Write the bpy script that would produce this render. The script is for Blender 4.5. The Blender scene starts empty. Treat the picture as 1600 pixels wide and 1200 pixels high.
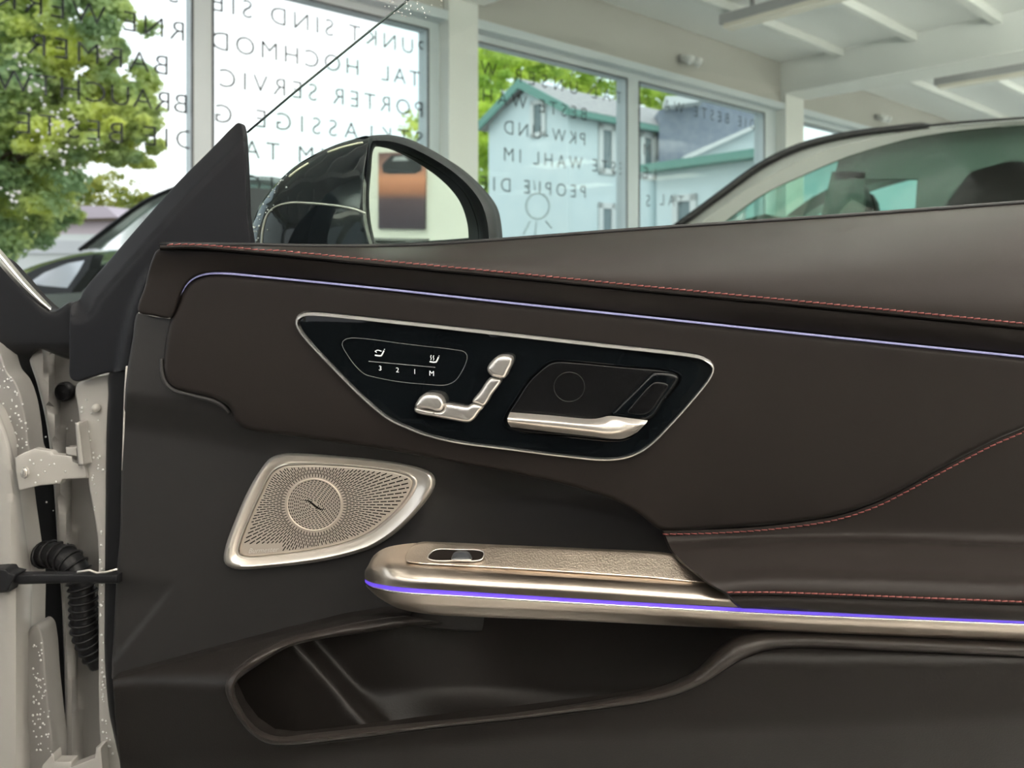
import bpy, bmesh, math, random
import numpy as np
from mathutils import Vector, Matrix
from mathutils.geometry import delaunay_2d_cdt

random.seed(7)
rng = np.random.default_rng(7)
scene = bpy.context.scene
COL = scene.collection
PI = math.pi

# ------------------------------------------------------------------ camera
F = 1155.0            # focal length in pixels of the 1600 x 1200 frame
HOR = 408.0           # row of the horizon
EYE = Vector((0, 0, 1.05))
cam_data = bpy.data.cameras.new('camera')
cam_data.sensor_width = 36.0
cam_data.lens = 36.0 * F / 1600.0
cam_data.shift_y = -(600.0 - HOR) / 1600.0
cam_data.clip_start = 0.02
cam_data.clip_end = 300
cam_data.dof.use_dof = True
cam_data.dof.focus_distance = 0.68
cam_data.dof.aperture_fstop = 7.5
cam = bpy.data.objects.new('camera', cam_data)
cam.location = EYE
cam.rotation_euler = (PI / 2, 0, 0)
COL.objects.link(cam)
scene.camera = cam

# ------------------------------------------------------------------ world, exposure
scene.view_settings.view_transform = 'Standard'
scene.view_settings.look = 'None'
scene.view_settings.gamma = 1.0
scene.view_settings.use_curve_mapping = False
scene.view_settings.exposure = 0.0
world = bpy.data.worlds.new('overcast_sky')
scene.world = world
world.use_nodes = True
wn = world.node_tree
wn.nodes.clear()
w_out = wn.nodes.new('ShaderNodeOutputWorld')
w_bg = wn.nodes.new('ShaderNodeBackground')
w_tc = wn.nodes.new('ShaderNodeTexCoord')
w_no = wn.nodes.new('ShaderNodeTexNoise')
w_no.inputs['Scale'].default_value = 2.6
w_no.inputs['Detail'].default_value = 4
w_cr = wn.nodes.new('ShaderNodeValToRGB')
w_cr.color_ramp.elements[0].position = 0.35
w_cr.color_ramp.elements[0].color = (0.80, 0.87, 0.95, 1)
w_cr.color_ramp.elements[1].position = 0.62
w_cr.color_ramp.elements[1].color = (1.0, 1.0, 1.0, 1)
wn.links.new(w_tc.outputs['Generated'], w_no.inputs['Vector'])
wn.links.new(w_no.outputs['Fac'], w_cr.inputs['Fac'])
wn.links.new(w_cr.outputs['Color'], w_bg.inputs['Color'])
w_bg.inputs['Strength'].default_value = 1.75
wn.links.new(w_bg.outputs['Background'], w_out.inputs['Surface'])

LAMP_POWER = 15.0
LAMP_UP = 94.0       # upward power of the added panels, brightens the ceiling
LAMP_COLOR = (1.0, 0.885, 0.75)

# ------------------------------------------------------------------ materials
MATS = {}


def mat(name, color=(0.5, 0.5, 0.5), rough=0.5, metal=0.0, bump=None, coat=0.0, emit=None, estr=1.0,
        spec=0.5, vary=None, sheen=0.0, trans=0.0, ior=1.45, aniso=0.0):
    if name in MATS:
        return MATS[name]
    m = bpy.data.materials.new(name)
    m.use_nodes = True
    nt = m.node_tree
    b = nt.nodes['Principled BSDF']
    b.inputs['Base Color'].default_value = (*color, 1)
    b.inputs['Roughness'].default_value = rough
    b.inputs['Metallic'].default_value = metal
    b.inputs['Specular IOR Level'].default_value = spec
    b.inputs['Coat Weight'].default_value = coat
    b.inputs['Coat Roughness'].default_value = 0.05
    b.inputs['Sheen Weight'].default_value = sheen
    b.inputs['Transmission Weight'].default_value = trans
    b.inputs['IOR'].default_value = ior
    b.inputs['Anisotropic'].default_value = aniso
    if emit:
        b.inputs['Emission Color'].default_value = (*emit, 1)
        b.inputs['Emission Strength'].default_value = estr
    tc = nt.nodes.new('ShaderNodeTexCoord')
    if vary:                       # (scale, second colour): mottled colour of the thing itself
        no = nt.nodes.new('ShaderNodeTexNoise')
        no.inputs['Scale'].default_value = vary[0]
        no.inputs['Detail'].default_value = 5
        cr = nt.nodes.new('ShaderNodeValToRGB')
        cr.color_ramp.elements[0].position = 0.35
        cr.color_ramp.elements[1].position = 0.65
        cr.color_ramp.elements[0].color = (*color, 1)
        cr.color_ramp.elements[1].color = (*vary[1], 1)
        nt.links.new(tc.outputs['Object'], no.inputs['Vector'])
        nt.links.new(no.outputs['Fac'], cr.inputs['Fac'])
        nt.links.new(cr.outputs['Color'], b.inputs['Base Color'])
    if bump:                       # (kind, scale, strength, distance)
        kind, sc, st, di = bump
        if kind == 'voronoi':
            t = nt.nodes.new('ShaderNodeTexVoronoi')
            t.inputs['Scale'].default_value = sc
            o = t.outputs['Distance']
        elif kind == 'noise':
            t = nt.nodes.new('ShaderNodeTexNoise')
            t.inputs['Scale'].default_value = sc
            t.inputs['Detail'].default_value = 3
            o = t.outputs['Fac']
        else:                      # wave
            t = nt.nodes.new('ShaderNodeTexWave')
            t.inputs['Scale'].default_value = sc
            o = t.outputs['Fac']
        nt.links.new(tc.outputs['Object'], t.inputs['Vector'])
        bu = nt.nodes.new('ShaderNodeBump')
        bu.inputs['Strength'].default_value = st
        bu.inputs['Distance'].default_value = di
        nt.links.new(o, bu.inputs['Height'])
        nt.links.new(bu.outputs['Normal'], b.inputs['Normal'])
    MATS[name] = m
    return m


def glass_mat(name, tint=(0.9, 0.96, 0.94), refl=1.0, ior=1.45):
    if name in MATS:
        return MATS[name]
    m = bpy.data.materials.new(name)
    m.use_nodes = True
    nt = m.node_tree
    nt.nodes.clear()
    out = nt.nodes.new('ShaderNodeOutputMaterial')
    mix = nt.nodes.new('ShaderNodeMixShader')
    tr = nt.nodes.new('ShaderNodeBsdfTransparent')
    tr.inputs['Color'].default_value = (*tint, 1)
    gl = nt.nodes.new('ShaderNodeBsdfGlossy')
    gl.inputs['Roughness'].default_value = 0.0
    fr = nt.nodes.new('ShaderNodeFresnel')
    fr.inputs['IOR'].default_value = ior
    mu = nt.nodes.new('ShaderNodeMath')
    mu.operation = 'MULTIPLY'
    mu.inputs[1].default_value = refl
    nt.links.new(fr.outputs['Fac'], mu.inputs[0])
    nt.links.new(mu.outputs['Value'], mix.inputs['Fac'])
    nt.links.new(tr.outputs['BSDF'], mix.inputs[1])
    nt.links.new(gl.outputs['BSDF'], mix.inputs[2])
    nt.links.new(mix.outputs['Shader'], out.inputs['Surface'])
    MATS[name] = m
    return m


def leaf_mat(name, c1, c2, scale=1.5):
    if name in MATS:
        return MATS[name]
    m = bpy.data.materials.new(name)
    m.use_nodes = True
    nt = m.node_tree
    nt.nodes.clear()
    out = nt.nodes.new('ShaderNodeOutputMaterial')
    tc = nt.nodes.new('ShaderNodeTexCoord')
    no = nt.nodes.new('ShaderNodeTexNoise')
    no.inputs['Scale'].default_value = scale
    no.inputs['Detail'].default_value = 6
    cr = nt.nodes.new('ShaderNodeValToRGB')
    cr.color_ramp.elements[0].position = 0.38
    cr.color_ramp.elements[1].position = 0.62
    cr.color_ramp.elements[0].color = (*c1, 1)
    cr.color_ramp.elements[1].color = (*c2, 1)
    d = nt.nodes.new('ShaderNodeBsdfDiffuse')
    t = nt.nodes.new('ShaderNodeBsdfTranslucent')
    mx = nt.nodes.new('ShaderNodeMixShader')
    mx.inputs['Fac'].default_value = 0.5
    nt.links.new(tc.outputs['Object'], no.inputs['Vector'])
    nt.links.new(no.outputs['Fac'], cr.inputs['Fac'])
    nt.links.new(cr.outputs['Color'], d.inputs['Color'])
    nt.links.new(cr.outputs['Color'], t.inputs['Color'])
    nt.links.new(d.outputs['BSDF'], mx.inputs[1])
    nt.links.new(t.outputs['BSDF'], mx.inputs[2])
    nt.links.new(mx.outputs['Shader'], out.inputs['Surface'])
    MATS[name] = m
    return m


LEATHER = mat('dark_leather', (0.0160, 0.0133, 0.0123), 0.44, bump=('voronoi', 1100, 0.06, 0.0003), spec=0.11)
LEATHER_TOP = LEATHER
GRAIN = mat('grained_plastic', (0.0105, 0.0088, 0.0080), 0.42, bump=('noise', 620, 0.20, 0.0006), spec=0.24)
SMOOTH = mat('smooth_dark_plastic', (0.0175, 0.0162, 0.0162), 0.5, bump=('noise', 600, 0.06, 0.0004), spec=0.4)
SAILM = mat('blue_black_plastic', (0.0085, 0.0088, 0.0108), 0.5, bump=('noise', 700, 0.08, 0.0004), spec=0.16)
BLACKMATTE = mat('matte_black_plastic', (0.010, 0.010, 0.0115), 0.5, spec=0.2)
RUBBER = mat('black_rubber', (0.007, 0.007, 0.008), 0.42, spec=0.25)
GLOSS = mat('piano_black', (0.003, 0.004, 0.005), 0.06, spec=0.32)
SATINBLACK = mat('satin_black', (0.005, 0.005, 0.0055), 0.22, spec=0.3)
CHROME = mat('bright_chrome', (0.86, 0.84, 0.80), 0.16, 1.0)
SATIN = mat('satin_silver', (0.72, 0.68, 0.635), 0.33, 0.78, bump=('noise', 1500, 0.03, 0.0002))
SILVER = mat('silver_switch', (0.80, 0.77, 0.735), 0.25, 0.80)
BRUSHED = mat('brushed_champagne_metal', (0.66, 0.58, 0.50), 0.30, 1.0, aniso=0.3)
GRILLE = mat('grille_metal', (0.60, 0.53, 0.46), 0.42, 0.55)
SLOT = mat('slot_black', (0.008, 0.006, 0.005), 0.8, spec=0.1)
BLUE = mat('blue_ambient_light', (0.1, 0.05, 0.5), 0.4, emit=(0.075, 0.038, 0.46), estr=1.0)
LAVENDER = mat('lavender_ambient_light', (0.3, 0.3, 0.5), 0.4, emit=(0.27, 0.26, 0.50), estr=0.38)
RED = mat('red_thread', (0.155, 0.036, 0.033), 0.65)
WHITE_PRINT = mat('white_print', (0.75, 0.76, 0.76), 0.5, emit=(0.8, 0.82, 0.82), estr=0.25)
GREY_LINE = mat('grey_line', (0.10, 0.10, 0.10), 0.4)
PAINT = mat('white_car_paint', (0.31, 0.297, 0.283), 0.25, coat=0.3)
PRIMER = mat('grey_white_body_paint', (0.18, 0.173, 0.166), 0.38)
DROP = mat('water_drop', (0.85, 0.85, 0.85), 0.03, trans=0.35, ior=1.33)
DROPW = leaf_mat('water_drop_on_window', (0.95, 0.95, 0.95), (0.98, 0.98, 0.98))
DOORGLASS = glass_mat('tinted_door_glass', (0.91, 0.965, 0.952), 0.06)
PANE = glass_mat('window_pane', (0.95, 0.975, 0.975), 0.03)
CARGLASS = glass_mat('car_glass', (0.66, 0.88, 0.80), 0.35)
MIRROR = mat('mirror_silver', (0.86, 0.87, 0.86), 0.0, 1.0)
WALLM = mat('cream_wall', (0.66, 0.64, 0.58), 0.8, vary=(0.8, (0.70, 0.68, 0.62)))
CEIL = mat('ceiling_white', (0.88, 0.89, 0.87), 0.85)
BEAM = mat('beam_white', (0.82, 0.83, 0.80), 0.7)
SPANDREL = mat('spandrel_grey', (0.50, 0.49, 0.455), 0.75)
FLOORM = mat('floor_tile', (0.34, 0.335, 0.325), 0.35, vary=(3, (0.38, 0.375, 0.365)))
FRAME = mat('white_window_frame', (0.66, 0.72, 0.75), 0.45)
SEALG = mat('window_gasket', (0.10, 0.11, 0.12), 0.6)
LETTER = mat('grey_vinyl_lettering', (0.035, 0.04, 0.042), 0.6)
LEAF1 = leaf_mat('leaf_spring_green', (0.36, 0.50, 0.27), (0.86, 0.90, 0.28), 1.2)
LEAF2 = leaf_mat('leaf_lime', (0.45, 0.62, 0.14), (0.82, 0.92, 0.20), 0.6)
LEAF3 = leaf_mat('leaf_olive', (0.20, 0.27, 0.06), (0.55, 0.55, 0.15), 1.5)
BARK = mat('bark', (0.10, 0.075, 0.055), 0.9, bump=('noise', 12, 0.6, 0.03))
HOUSEW = mat('pale_blue_render', (0.70, 0.80, 0.81), 0.85, vary=(2, (0.74, 0.83, 0.83)))
GREENT = mat('green_trim', (0.17, 0.35, 0.29), 0.6)
ROOFT = mat('grey_roof_tile', (0.40, 0.38, 0.38), 0.8, vary=(6, (0.50, 0.47, 0.46)))
ROOFD = mat('slate_roof', (0.24, 0.27, 0.33), 0.8, vary=(4, (0.30, 0.33, 0.38)))
WHITEP = mat('white_paint', (0.75, 0.76, 0.74), 0.6)
DARKGL = mat('dark_window', (0.16, 0.22, 0.23), 0.15)
ASPHALT = mat('asphalt', (0.20, 0.20, 0.20), 0.9, vary=(2, (0.26, 0.26, 0.25)))
LAMPB = mat('lamp_housing_grey', (0.44, 0.44, 0.44), 0.5)
LENS = mat('prismatic_lens', (0.72, 0.68, 0.58), 0.4, emit=(1.0, 0.9, 0.74), estr=0.08)
LAMPE = mat('added_lamp_lens', (0.9, 0.85, 0.75), 0.4, emit=(1.0, 0.90, 0.74), estr=0.9)

# ------------------------------------------------------------------ object helpers
ORIGIN = {}


def tag(o, label=None, cat=None, group=None, kind=None):
    if label:
        o['label'] = label
    if cat:
        o['category'] = cat
    if group:
        o['group'] = group
    if kind:
        o['kind'] = kind
    return o


def empty(name, loc=(0, 0, 0)):
    o = bpy.data.objects.new(name, None)
    o.location = loc
    o.empty_display_size = 0.1
    COL.objects.link(o)
    ORIGIN[o] = Vector(loc)
    return o


def obj(name, verts, faces, m, parent=None, smooth=False, fix=True, loc=None):
    """One mesh object from world-space vertices; a child's origin is its thing's origin."""
    off = ORIGIN.get(parent, Vector((0, 0, 0))) if parent else Vector(loc or (0, 0, 0))
    me = bpy.data.meshes.new(name)
    used = sorted({int(i) for f in faces for i in f})
    if len(used) < len(verts):
        mp = {q: n for n, q in enumerate(used)}
        verts = [verts[q] for q in used]
        faces = [tuple(mp[int(i)] for i in f) for f in faces]
    V = [tuple(Vector(v) - off) for v in verts]
    me.from_pydata(V, [], [tuple(int(i) for i in f) for f in faces])
    me.update()
    if fix:
        bm = bmesh.new()
        bm.from_mesh(me)
        bmesh.ops.recalc_face_normals(bm, faces=bm.faces)
        bm.to_mesh(me)
        bm.free()
    me.materials.append(m)
    if smooth:
        for p in me.polygons:
            p.use_smooth = True
    o = bpy.data.objects.new(name, me)
    COL.objects.link(o)
    if parent:
        o.parent = parent
        ORIGIN[o] = off
    else:
        o.location = off
        ORIGIN[o] = off
    return o


def auto_smooth(o, deg=35):
    me = o.data
    for p in me.polygons:
        p.use_smooth = True
    try:
        me.set_sharp_from_angle(angle=math.radians(deg))
    except Exception:
        pass
    return o


def rows_faces(nr, nc, close_r=False, close_c=False):
    f = []
    for i in range(nr if close_r else nr - 1):
        for j in range(nc if close_c else nc - 1):
            a, b = i, (i + 1) % nr
            c, d = j, (j + 1) % nc
            f.append((a * nc + c, a * nc + d, b * nc + d, b * nc + c))
    return f


class MB:
    """Collects shapes into one mesh."""
    def __init__(self):
        self.v, self.f = [], []

    def add(self, v, f):
        o = len(self.v)
        self.v += [tuple(x) for x in v]
        self.f += [tuple(i + o for i in q) for q in f]
        return self

    def box8(self, p):
        return self.add(p, [(0, 1, 2, 3), (7, 6, 5, 4), (0, 4, 5, 1), (1, 5, 6, 2), (2, 6, 7, 3), (3, 7, 4, 0)])

    def box(self, x0, x1, y0, y1, z0, z1, T=None):
        p = [(x0, y0, z0), (x1, y0, z0), (x1, y1, z0), (x0, y1, z0), (x0, y0, z1), (x1, y0, z1), (x1, y1, z1), (x0, y1, z1)]
        if T:
            p = [T(*q) for q in p]
        return self.box8(p)

    def prism(self, poly, vec):
        n = len(poly)
        a = [Vector(p) for p in poly]
        b = [p + Vector(vec) for p in a]
        f = [tuple(range(n)), tuple(range(2 * n - 1, n - 1, -1))]
        f += [(i, (i + 1) % n, n + (i + 1) % n, n + i) for i in range(n)]
        return self.add(a + b, f)

    def tube(self, pts, r, n=8, closed=False, cap=True):
        pts = [Vector(p) for p in pts]
        m = len(pts)
        rr = r if hasattr(r, '__len__') else [r] * m
        up = None
        base = len(self.v)
        for i in range(m):
            a = pts[(i - 1) % m] if (closed or i > 0) else pts[i]
            b = pts[(i + 1) % m] if (closed or i < m - 1) else pts[i]
            t = (b - a).normalized()
            if up is None:
                up = Vector((0, 0, 1)) if abs(t.z) < 0.9 else Vector((1, 0, 0))
            s = t.cross(up).normalized()
            up = s.cross(t).normalized()
            for k in range(n):
                an = 2 * PI * k / n
                self.v.append(tuple(pts[i] + (s * math.cos(an) + up * math.sin(an)) * rr[i]))
        for i in range(m if closed else m - 1):
            j = (i + 1) % m
            for k in range(n):
                l = (k + 1) % n
                self.f.append((base + i * n + k, base + i * n + l, base + j * n + l, base + j * n + k))
        if cap and not closed:
            self.f.append(tuple(base + k for k in range(n)))
            self.f.append(tuple(base + (m - 1) * n + k for k in range(n)))
        return self

    def build(self, name, m, parent=None, smooth=False, loc=None, fix=True):
        return obj(name, self.v, self.f, m, parent, smooth, fix, loc)


# ------------------------------------------------------------------ places
DOOR0 = Vector((0, 0.70, 0))
DN = Vector((-0.14, -1.0, 0)).normalized()       # the door panel faces the seat


def ray(px, py):
    return Vector(((px - 800.0) / F, 1.0, (HOR - py) / F))


def on_plane(px, py, p0, n):
    r = ray(px, py)
    return EYE + r * ((Vector(p0) - EYE).dot(n) / r.dot(n))


def P(px, py, d=0.0):
    """Point on the door, d metres proud of its base plane."""
    r = ray(px, py)
    return EYE + r * ((d + DN.dot(DOOR0 - EYE)) / DN.dot(r))


def AT(px, py, Y):
    return EYE + ray(px, py) * Y


def catmull(pts, n=None, step=None, closed=False):
    """Smooth curve through the points, resampled by arc length (any dimension)."""
    A = np.array(pts, float)
    m = len(A)
    out = []
    segs = m if closed else m - 1
    for i in range(segs):
        if closed:
            p0, p1, p2, p3 = A[(i - 1) % m], A[i], A[(i + 1) % m], A[(i + 2) % m]
        else:
            p1, p2 = A[i], A[i + 1]
            p0 = A[i - 1] if i > 0 else 2 * p1 - p2
            p3 = A[i + 2] if i + 2 < m else 2 * p2 - p1
        # centripetal parametrisation keeps tight corners free of loops
        t0 = 0.0
        t1 = t0 + max(np.linalg.norm(p1 - p0), 1e-6) ** 0.5
        t2 = t1 + max(np.linalg.norm(p2 - p1), 1e-6) ** 0.5
        t3 = t2 + max(np.linalg.norm(p3 - p2), 1e-6) ** 0.5
        t = np.linspace(t1, t2, 13)[:-1, None]
        A1 = (t1 - t) / (t1 - t0) * p0 + (t - t0) / (t1 - t0) * p1
        A2 = (t2 - t) / (t2 - t1) * p1 + (t - t1) / (t2 - t1) * p2
        A3 = (t3 - t) / (t3 - t2) * p2 + (t - t2) / (t3 - t2) * p3
        B1 = (t2 - t) / (t2 - t0) * A1 + (t - t0) / (t2 - t0) * A2
        B2 = (t3 - t) / (t3 - t1) * A2 + (t - t1) / (t3 - t1) * A3
        out.append((t2 - t) / (t2 - t1) * B1 + (t - t1) / (t2 - t1) * B2)
    C = np.vstack(out + ([A[:1]] if closed else [A[-1:]]))
    L = np.concatenate([[0], np.cumsum(np.linalg.norm(np.diff(C[:, :2], axis=0), axis=1))])
    if n is None:
        n = max(4, int(L[-1] / step) + 1)
    s = np.linspace(0, L[-1], n + 1)[:-1] if closed else np.linspace(0, L[-1], n)
    return np.stack([np.interp(s, L, C[:, k]) for k in range(C.shape[1])], 1)


def seg_dist(Q, poly, closed=True):
    A = np.asarray(poly, float)
    B = np.roll(A, -1, 0) if closed else A[1:]
    if not closed:
        A = A[:-1]
    Q = np.asarray(Q, float)
    out = np.full(len(Q), 1e9)
    D = B - A
    LL = np.maximum((D ** 2).sum(1), 1e-9)
    for c in range(0, len(Q), 2000):
        q = Q[c:c + 2000]
        t = np.clip(((q[:, None] - A[None]) * D[None]).sum(2) / LL[None], 0, 1)
        p = A[None] + t[..., None] * D[None]
        out[c:c + 2000] = np.sqrt(((q[:, None] - p) ** 2).sum(2)).min(1)
    return out


def inside(Q, poly):
    A = np.asarray(poly, float)
    B = np.roll(A, -1, 0)
    Q = np.asarray(Q, float)
    r = np.zeros(len(Q), bool)
    for (x0, y0), (x1, y1) in zip(A, B):
        c = ((y0 > Q[:, 1]) != (y1 > Q[:, 1]))
        if y0 == y1:
            continue
        xi = x0 + (Q[:, 1] - y0) * (x1 - x0) / (y1 - y0)
        r ^= c & (Q[:, 0] < xi)
    return r


def sst(a, b, x):
    t = np.clip((np.asarray(x, float) - a) / (b - a), 0, 1)
    return t * t * (3 - 2 * t)


def relief(name, outline, dfn, m, parent, step=10, rad=6, drop=0.004, back=0.02, smooth=55, curve=True, place=None):
    """A solid panel: an outline on the door, its own depth at every point, a rounded edge and a side wall."""
    place = place or P
    O = catmull(outline, step=max(2.0, step * 0.6), closed=True) if curve else np.array(outline, float)
    if not curve:
        pts = []
        for i in range(len(O)):
            a, b = O[i], O[(i + 1) % len(O)]
            k = max(1, int(np.linalg.norm(b - a) / (step * 0.7)))
            pts += [a + (b - a) * j / k for j in range(k)]
        O = np.array(pts)
    area = 0.5 * np.sum(O[:, 0] * np.roll(O[:, 1], -1) - np.roll(O[:, 0], -1) * O[:, 1])
    if area < 0:
        O = O[::-1].copy()
    T = np.roll(O, -1, 0) - np.roll(O, 1, 0)
    T /= np.maximum(np.linalg.norm(T, axis=1, keepdims=True), 1e-9)
    N = np.stack([-T[:, 1], T[:, 0]], 1)
    pts = []
    used = 0.0
    if rad > 0:
        for fr in (0.12, 0.35, 0.65, 1.0):
            q = O + N * (rad * fr)
            ok = inside(q, O) & (seg_dist(q, O) > rad * fr * 0.93)
            pts.append(q[ok])
            used = rad
    lo, hi = O.min(0), O.max(0)
    gx = np.arange(lo[0] + step * 0.37, hi[0], step)
    gy = np.arange(lo[1] + step * 0.41, hi[1], step)
    G = np.stack(np.meshgrid(gx, gy), -1).reshape(-1, 2)
    if len(G):
        G = G[inside(G, O)]
    if len(G):
        G = G[seg_dist(G, O) > used + step * 0.45]
        pts.append(G)
    allp = np.vstack([O] + [p for p in pts if len(p)])
    nb = len(O)
    edges = [(i, (i + 1) % nb) for i in range(nb)]
    r = delaunay_2d_cdt([Vector(p) for p in allp], edges, [], 0, 1e-4)
    V2 = np.array([tuple(v) for v in r[0]])
    tris = np.array(r[2])
    cen = V2[tris].mean(1)
    tris = tris[inside(cen, O)]
    dist = seg_dist(V2, O)
    d = np.asarray(dfn(V2[:, 0], V2[:, 1]), float) * np.ones(len(V2))
    if rad > 0:
        t = np.clip(1 - dist / rad, 0, 1)
        d = d - drop * (1 - np.sqrt(np.maximum(1 - t * t, 0)))
    verts = [place(x, y, dd) for (x, y), dd in zip(V2, d)]
    faces = [tuple(t) for t in tris]
    if back > 0:
        # side wall along the boundary edges
        from collections import Counter
        cnt = Counter()
        for t in faces:
            for a, b in ((t[0], t[1]), (t[1], t[2]), (t[2], t[0])):
                cnt[(min(a, b), max(a, b))] += 1
        bmap = {}
        for t in list(faces):
            for a, b in ((t[0], t[1]), (t[1], t[2]), (t[2], t[0])):
                if cnt[(min(a, b), max(a, b))] == 1:
                    for q in (a, b):
                        if q not in bmap:
                            bmap[q] = len(verts)
                            verts.append(verts[q] - DN * back)
                    faces.append((b, a, bmap[a], bmap[b]))
    o = obj(name, verts, faces, m, parent, False, True)
    if smooth:
        auto_smooth(o, smooth)
    return o


def skin(name, rows, m, parent, nu=80, nv=6, closed=False, smooth=True, place=None, sharp=60):
    """A surface through curves; each row is a list of (px, py, d)."""
    place = place or P
    R = [catmull(r, n=nu, closed=closed) for r in rows]
    R = np.array(R)
    k = len(R)
    out = []
    for j in range(R.shape[1]):
        c = R[:, j, :]
        if k == 2:
            t = np.linspace(0, 1, nv + 1)[:, None]
            out.append(c[0] * (1 - t) + c[1] * t)
        else:
            q = []
            for i in range(k - 1):
                p1, p2 = c[i], c[i + 1]
                p0 = c[i - 1] if i > 0 else 2 * p1 - p2
                p3 = c[i + 2] if i + 2 < k else 2 * p2 - p1
                for t in np.linspace(0, 1, nv + 1)[:-1]:
                    q.append(0.5 * (2 * p1 + (p2 - p0) * t + (2 * p0 - 5 * p1 + 4 * p2 - p3) * t * t
                                    + (3 * p1 - p0 - 3 * p2 + p3) * t ** 3))
            q.append(c[-1])
            out.append(np.array(q))
    A = np.array(out)            # columns x rows x 3
    nc, nr = A.shape[0], A.shape[1]
    verts = [place(*A[i, j]) for i in range(nc) for j in range(nr)]
    o = obj(name, verts, rows_faces(nc, nr, close_r=closed), m, parent, False)
    if smooth:
        auto_smooth(o, sharp)
    return o


def line_tube(name, pts, r, m, parent, closed=False, step=8, n=6):
    c = catmull(pts, step=step, closed=closed)
    return MB().tube([P(*q) for q in c], r, n, closed).build(name, m, parent, True)


def stitches(name, pts, m, parent, pitch=11.0, length=8.5, w=0.0007, slant=0.16):
    c = catmull(pts, step=1.0)
    b = MB()
    i = 0
    k = int(pitch)
    while i + int(length) < len(c):
        a, e = c[i], c[i + int(length)]
        dy = slant * length
        b.tube([P(a[0], a[1] + dy / 2, a[2] - 0.0003), P((a[0] + e[0]) / 2, (a[1] + e[1]) / 2, (a[2] + e[2]) / 2 + 0.0006),
                P(e[0], e[1] - dy / 2, e[2] - 0.0003)], w, 5)
        i += k
    o = b.build(name, m, parent, True)
    o['kind'] = 'stuff'
    return o


def drops(name, spots, m, parent, nrm):
    """Rain drops: spots = list of (point, radius)."""
    nrm = Vector(nrm).normalized()
    t1 = nrm.cross(Vector((0, 0, 1))).normalized()
    t2 = nrm.cross(t1).normalized()
    b = MB()
    for p, r in spots:
        p = Vector(p)
        v = []
        for a, h in ((1.0, -0.1), (0.86, 0.35), (0.45, 0.6)):
            for k in range(8):
                an = 2 * PI * k / 8
                v.append(p + (t1 * math.cos(an) + t2 * math.sin(an)) * r * a + nrm * r * h)
        v.append(p + nrm * r * 0.68)
        f = [(i * 8 + k, i * 8 + (k + 1) % 8, (i + 1) * 8 + (k + 1) % 8, (i + 1) * 8 + k) for i in range(2) for k in range(8)]
        f += [(16 + k, 16 + (k + 1) % 8, 24) for k in range(8)] + [tuple(range(7, -1, -1))]
        b.add(v, f)
    o = b.build(name, m, parent, True)
    o['kind'] = 'stuff'
    return o


_TXT = {}


def text_mesh(s, size=1.0, spacing=1.0, offset=0.0, extrude=0.0, shear=0.0):
    key = (s, size, spacing, offset, extrude, shear)
    c = bpy.data.curves.new('lettering', 'FONT')
    c.body = s
    c.size = size
    c.space_character = spacing
    c.offset = offset
    c.extrude = extrude
    c.shear = shear
    c.resolution_u = 3
    o = bpy.data.objects.new('lettering', c)
    COL.objects.link(o)
    dg = bpy.context.evaluated_depsgraph_get()
    me = bpy.data.meshes.new_from_object(o.evaluated_get(dg))
    bpy.data.objects.remove(o)
    bpy.data.curves.remove(c)
    v = [tuple(x.co) for x in me.vertices]
    f = [tuple(p.vertices) for p in me.polygons]
    bpy.data.meshes.remove(me)
    return v, f


# ================================================================== SHOWROOM
W0 = Vector((-0.28, 4.96, 0))
U = Vector((0.753, 0.658, 0)).normalized()       # along the window wall, away to the right
Vv = Vector((0.658, -0.753, 0)).normalized()     # into the room


def W(s, k, z):
    return W0 + U * s + Vv * k + Vector((0, 0, z))


def wbox(name, m, s0, s1, k0, k1, z0, z1, parent=None):
    return MB().box(s0, s1, k0, k1, z0, z1, W).build(name, m, parent)


S0, S1, K1, ZC = -8.0, 10.0, 9.0, 3.10
tag(wbox('floor', FLOORM, S0, S1, 0.0, K1, -0.1, 0.0), kind='structure')
tag(wbox('ceiling', CEIL, S0, S1, -0.3, K1, ZC, ZC + 0.1), kind='structure')
tag(wbox('wall_back', WALLM, S0, S1, K1, K1 + 0.2, 0, ZC), kind='structure')
for nm_, sa, sb in (('unseen_wall_left', S0 - 0.2, S0), ('unseen_wall_right', S1, S1 + 0.2)):      # unseen end walls, openings added to let daylight in
    wl = MB()
    wl.box(sa, sb, -0.3, K1, 0, 0.25, W)
    wl.box(sa, sb, -0.3, K1, 2.62, ZC, W)
    for kk in (-0.15, 2.2, 4.4, 6.6, 8.85):
        wl.box(sa, sb, kk - 0.15, kk + 0.15, 0.25, 2.62, W)
    tag(wl.build(nm_, WALLM), kind='structure')
tag(wbox('wall_front', SPANDREL, S0, S1, -0.28, 0.0, 2.67, ZC), kind='structure')
tag(wbox('trim_1', FRAME, S0, S1, -0.25, 0.05, 2.61, 2.67), kind='structure')
tag(wbox('trim_2', BEAM, S0, S1, -0.28, 0.0, 0.0, 0.25), kind='structure')
COLS = [(-0.22, 0.02), (4.05, 4.42), (-4.50, -4.15), (9.6, 10.0)]
for i, (a, b) in enumerate(COLS):
    tag(wbox('wall_column', BEAM, a, b, -0.28, 0.06, 0.25, ZC), kind='structure')
    tag(wbox('ceiling_beam', BEAM, a, b, 0.06, K1, 2.79, ZC), kind='structure')
    tag(wbox('ceiling_beam', BEAM, a - 0.05, b + 0.05, 0.06, K1, 2.76, 2.79), kind='structure')
for k in [0.62 + 0.66 * i for i in range(13)]:
    for a, b in ((-4.15, -0.22), (0.02, 4.05), (4.42, 9.6), (-8.0, -4.5)):
        tag(wbox('ceiling_rib', BEAM, a, b, k - 0.035, k + 0.035, 3.03, ZC), kind='structure')

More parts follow.
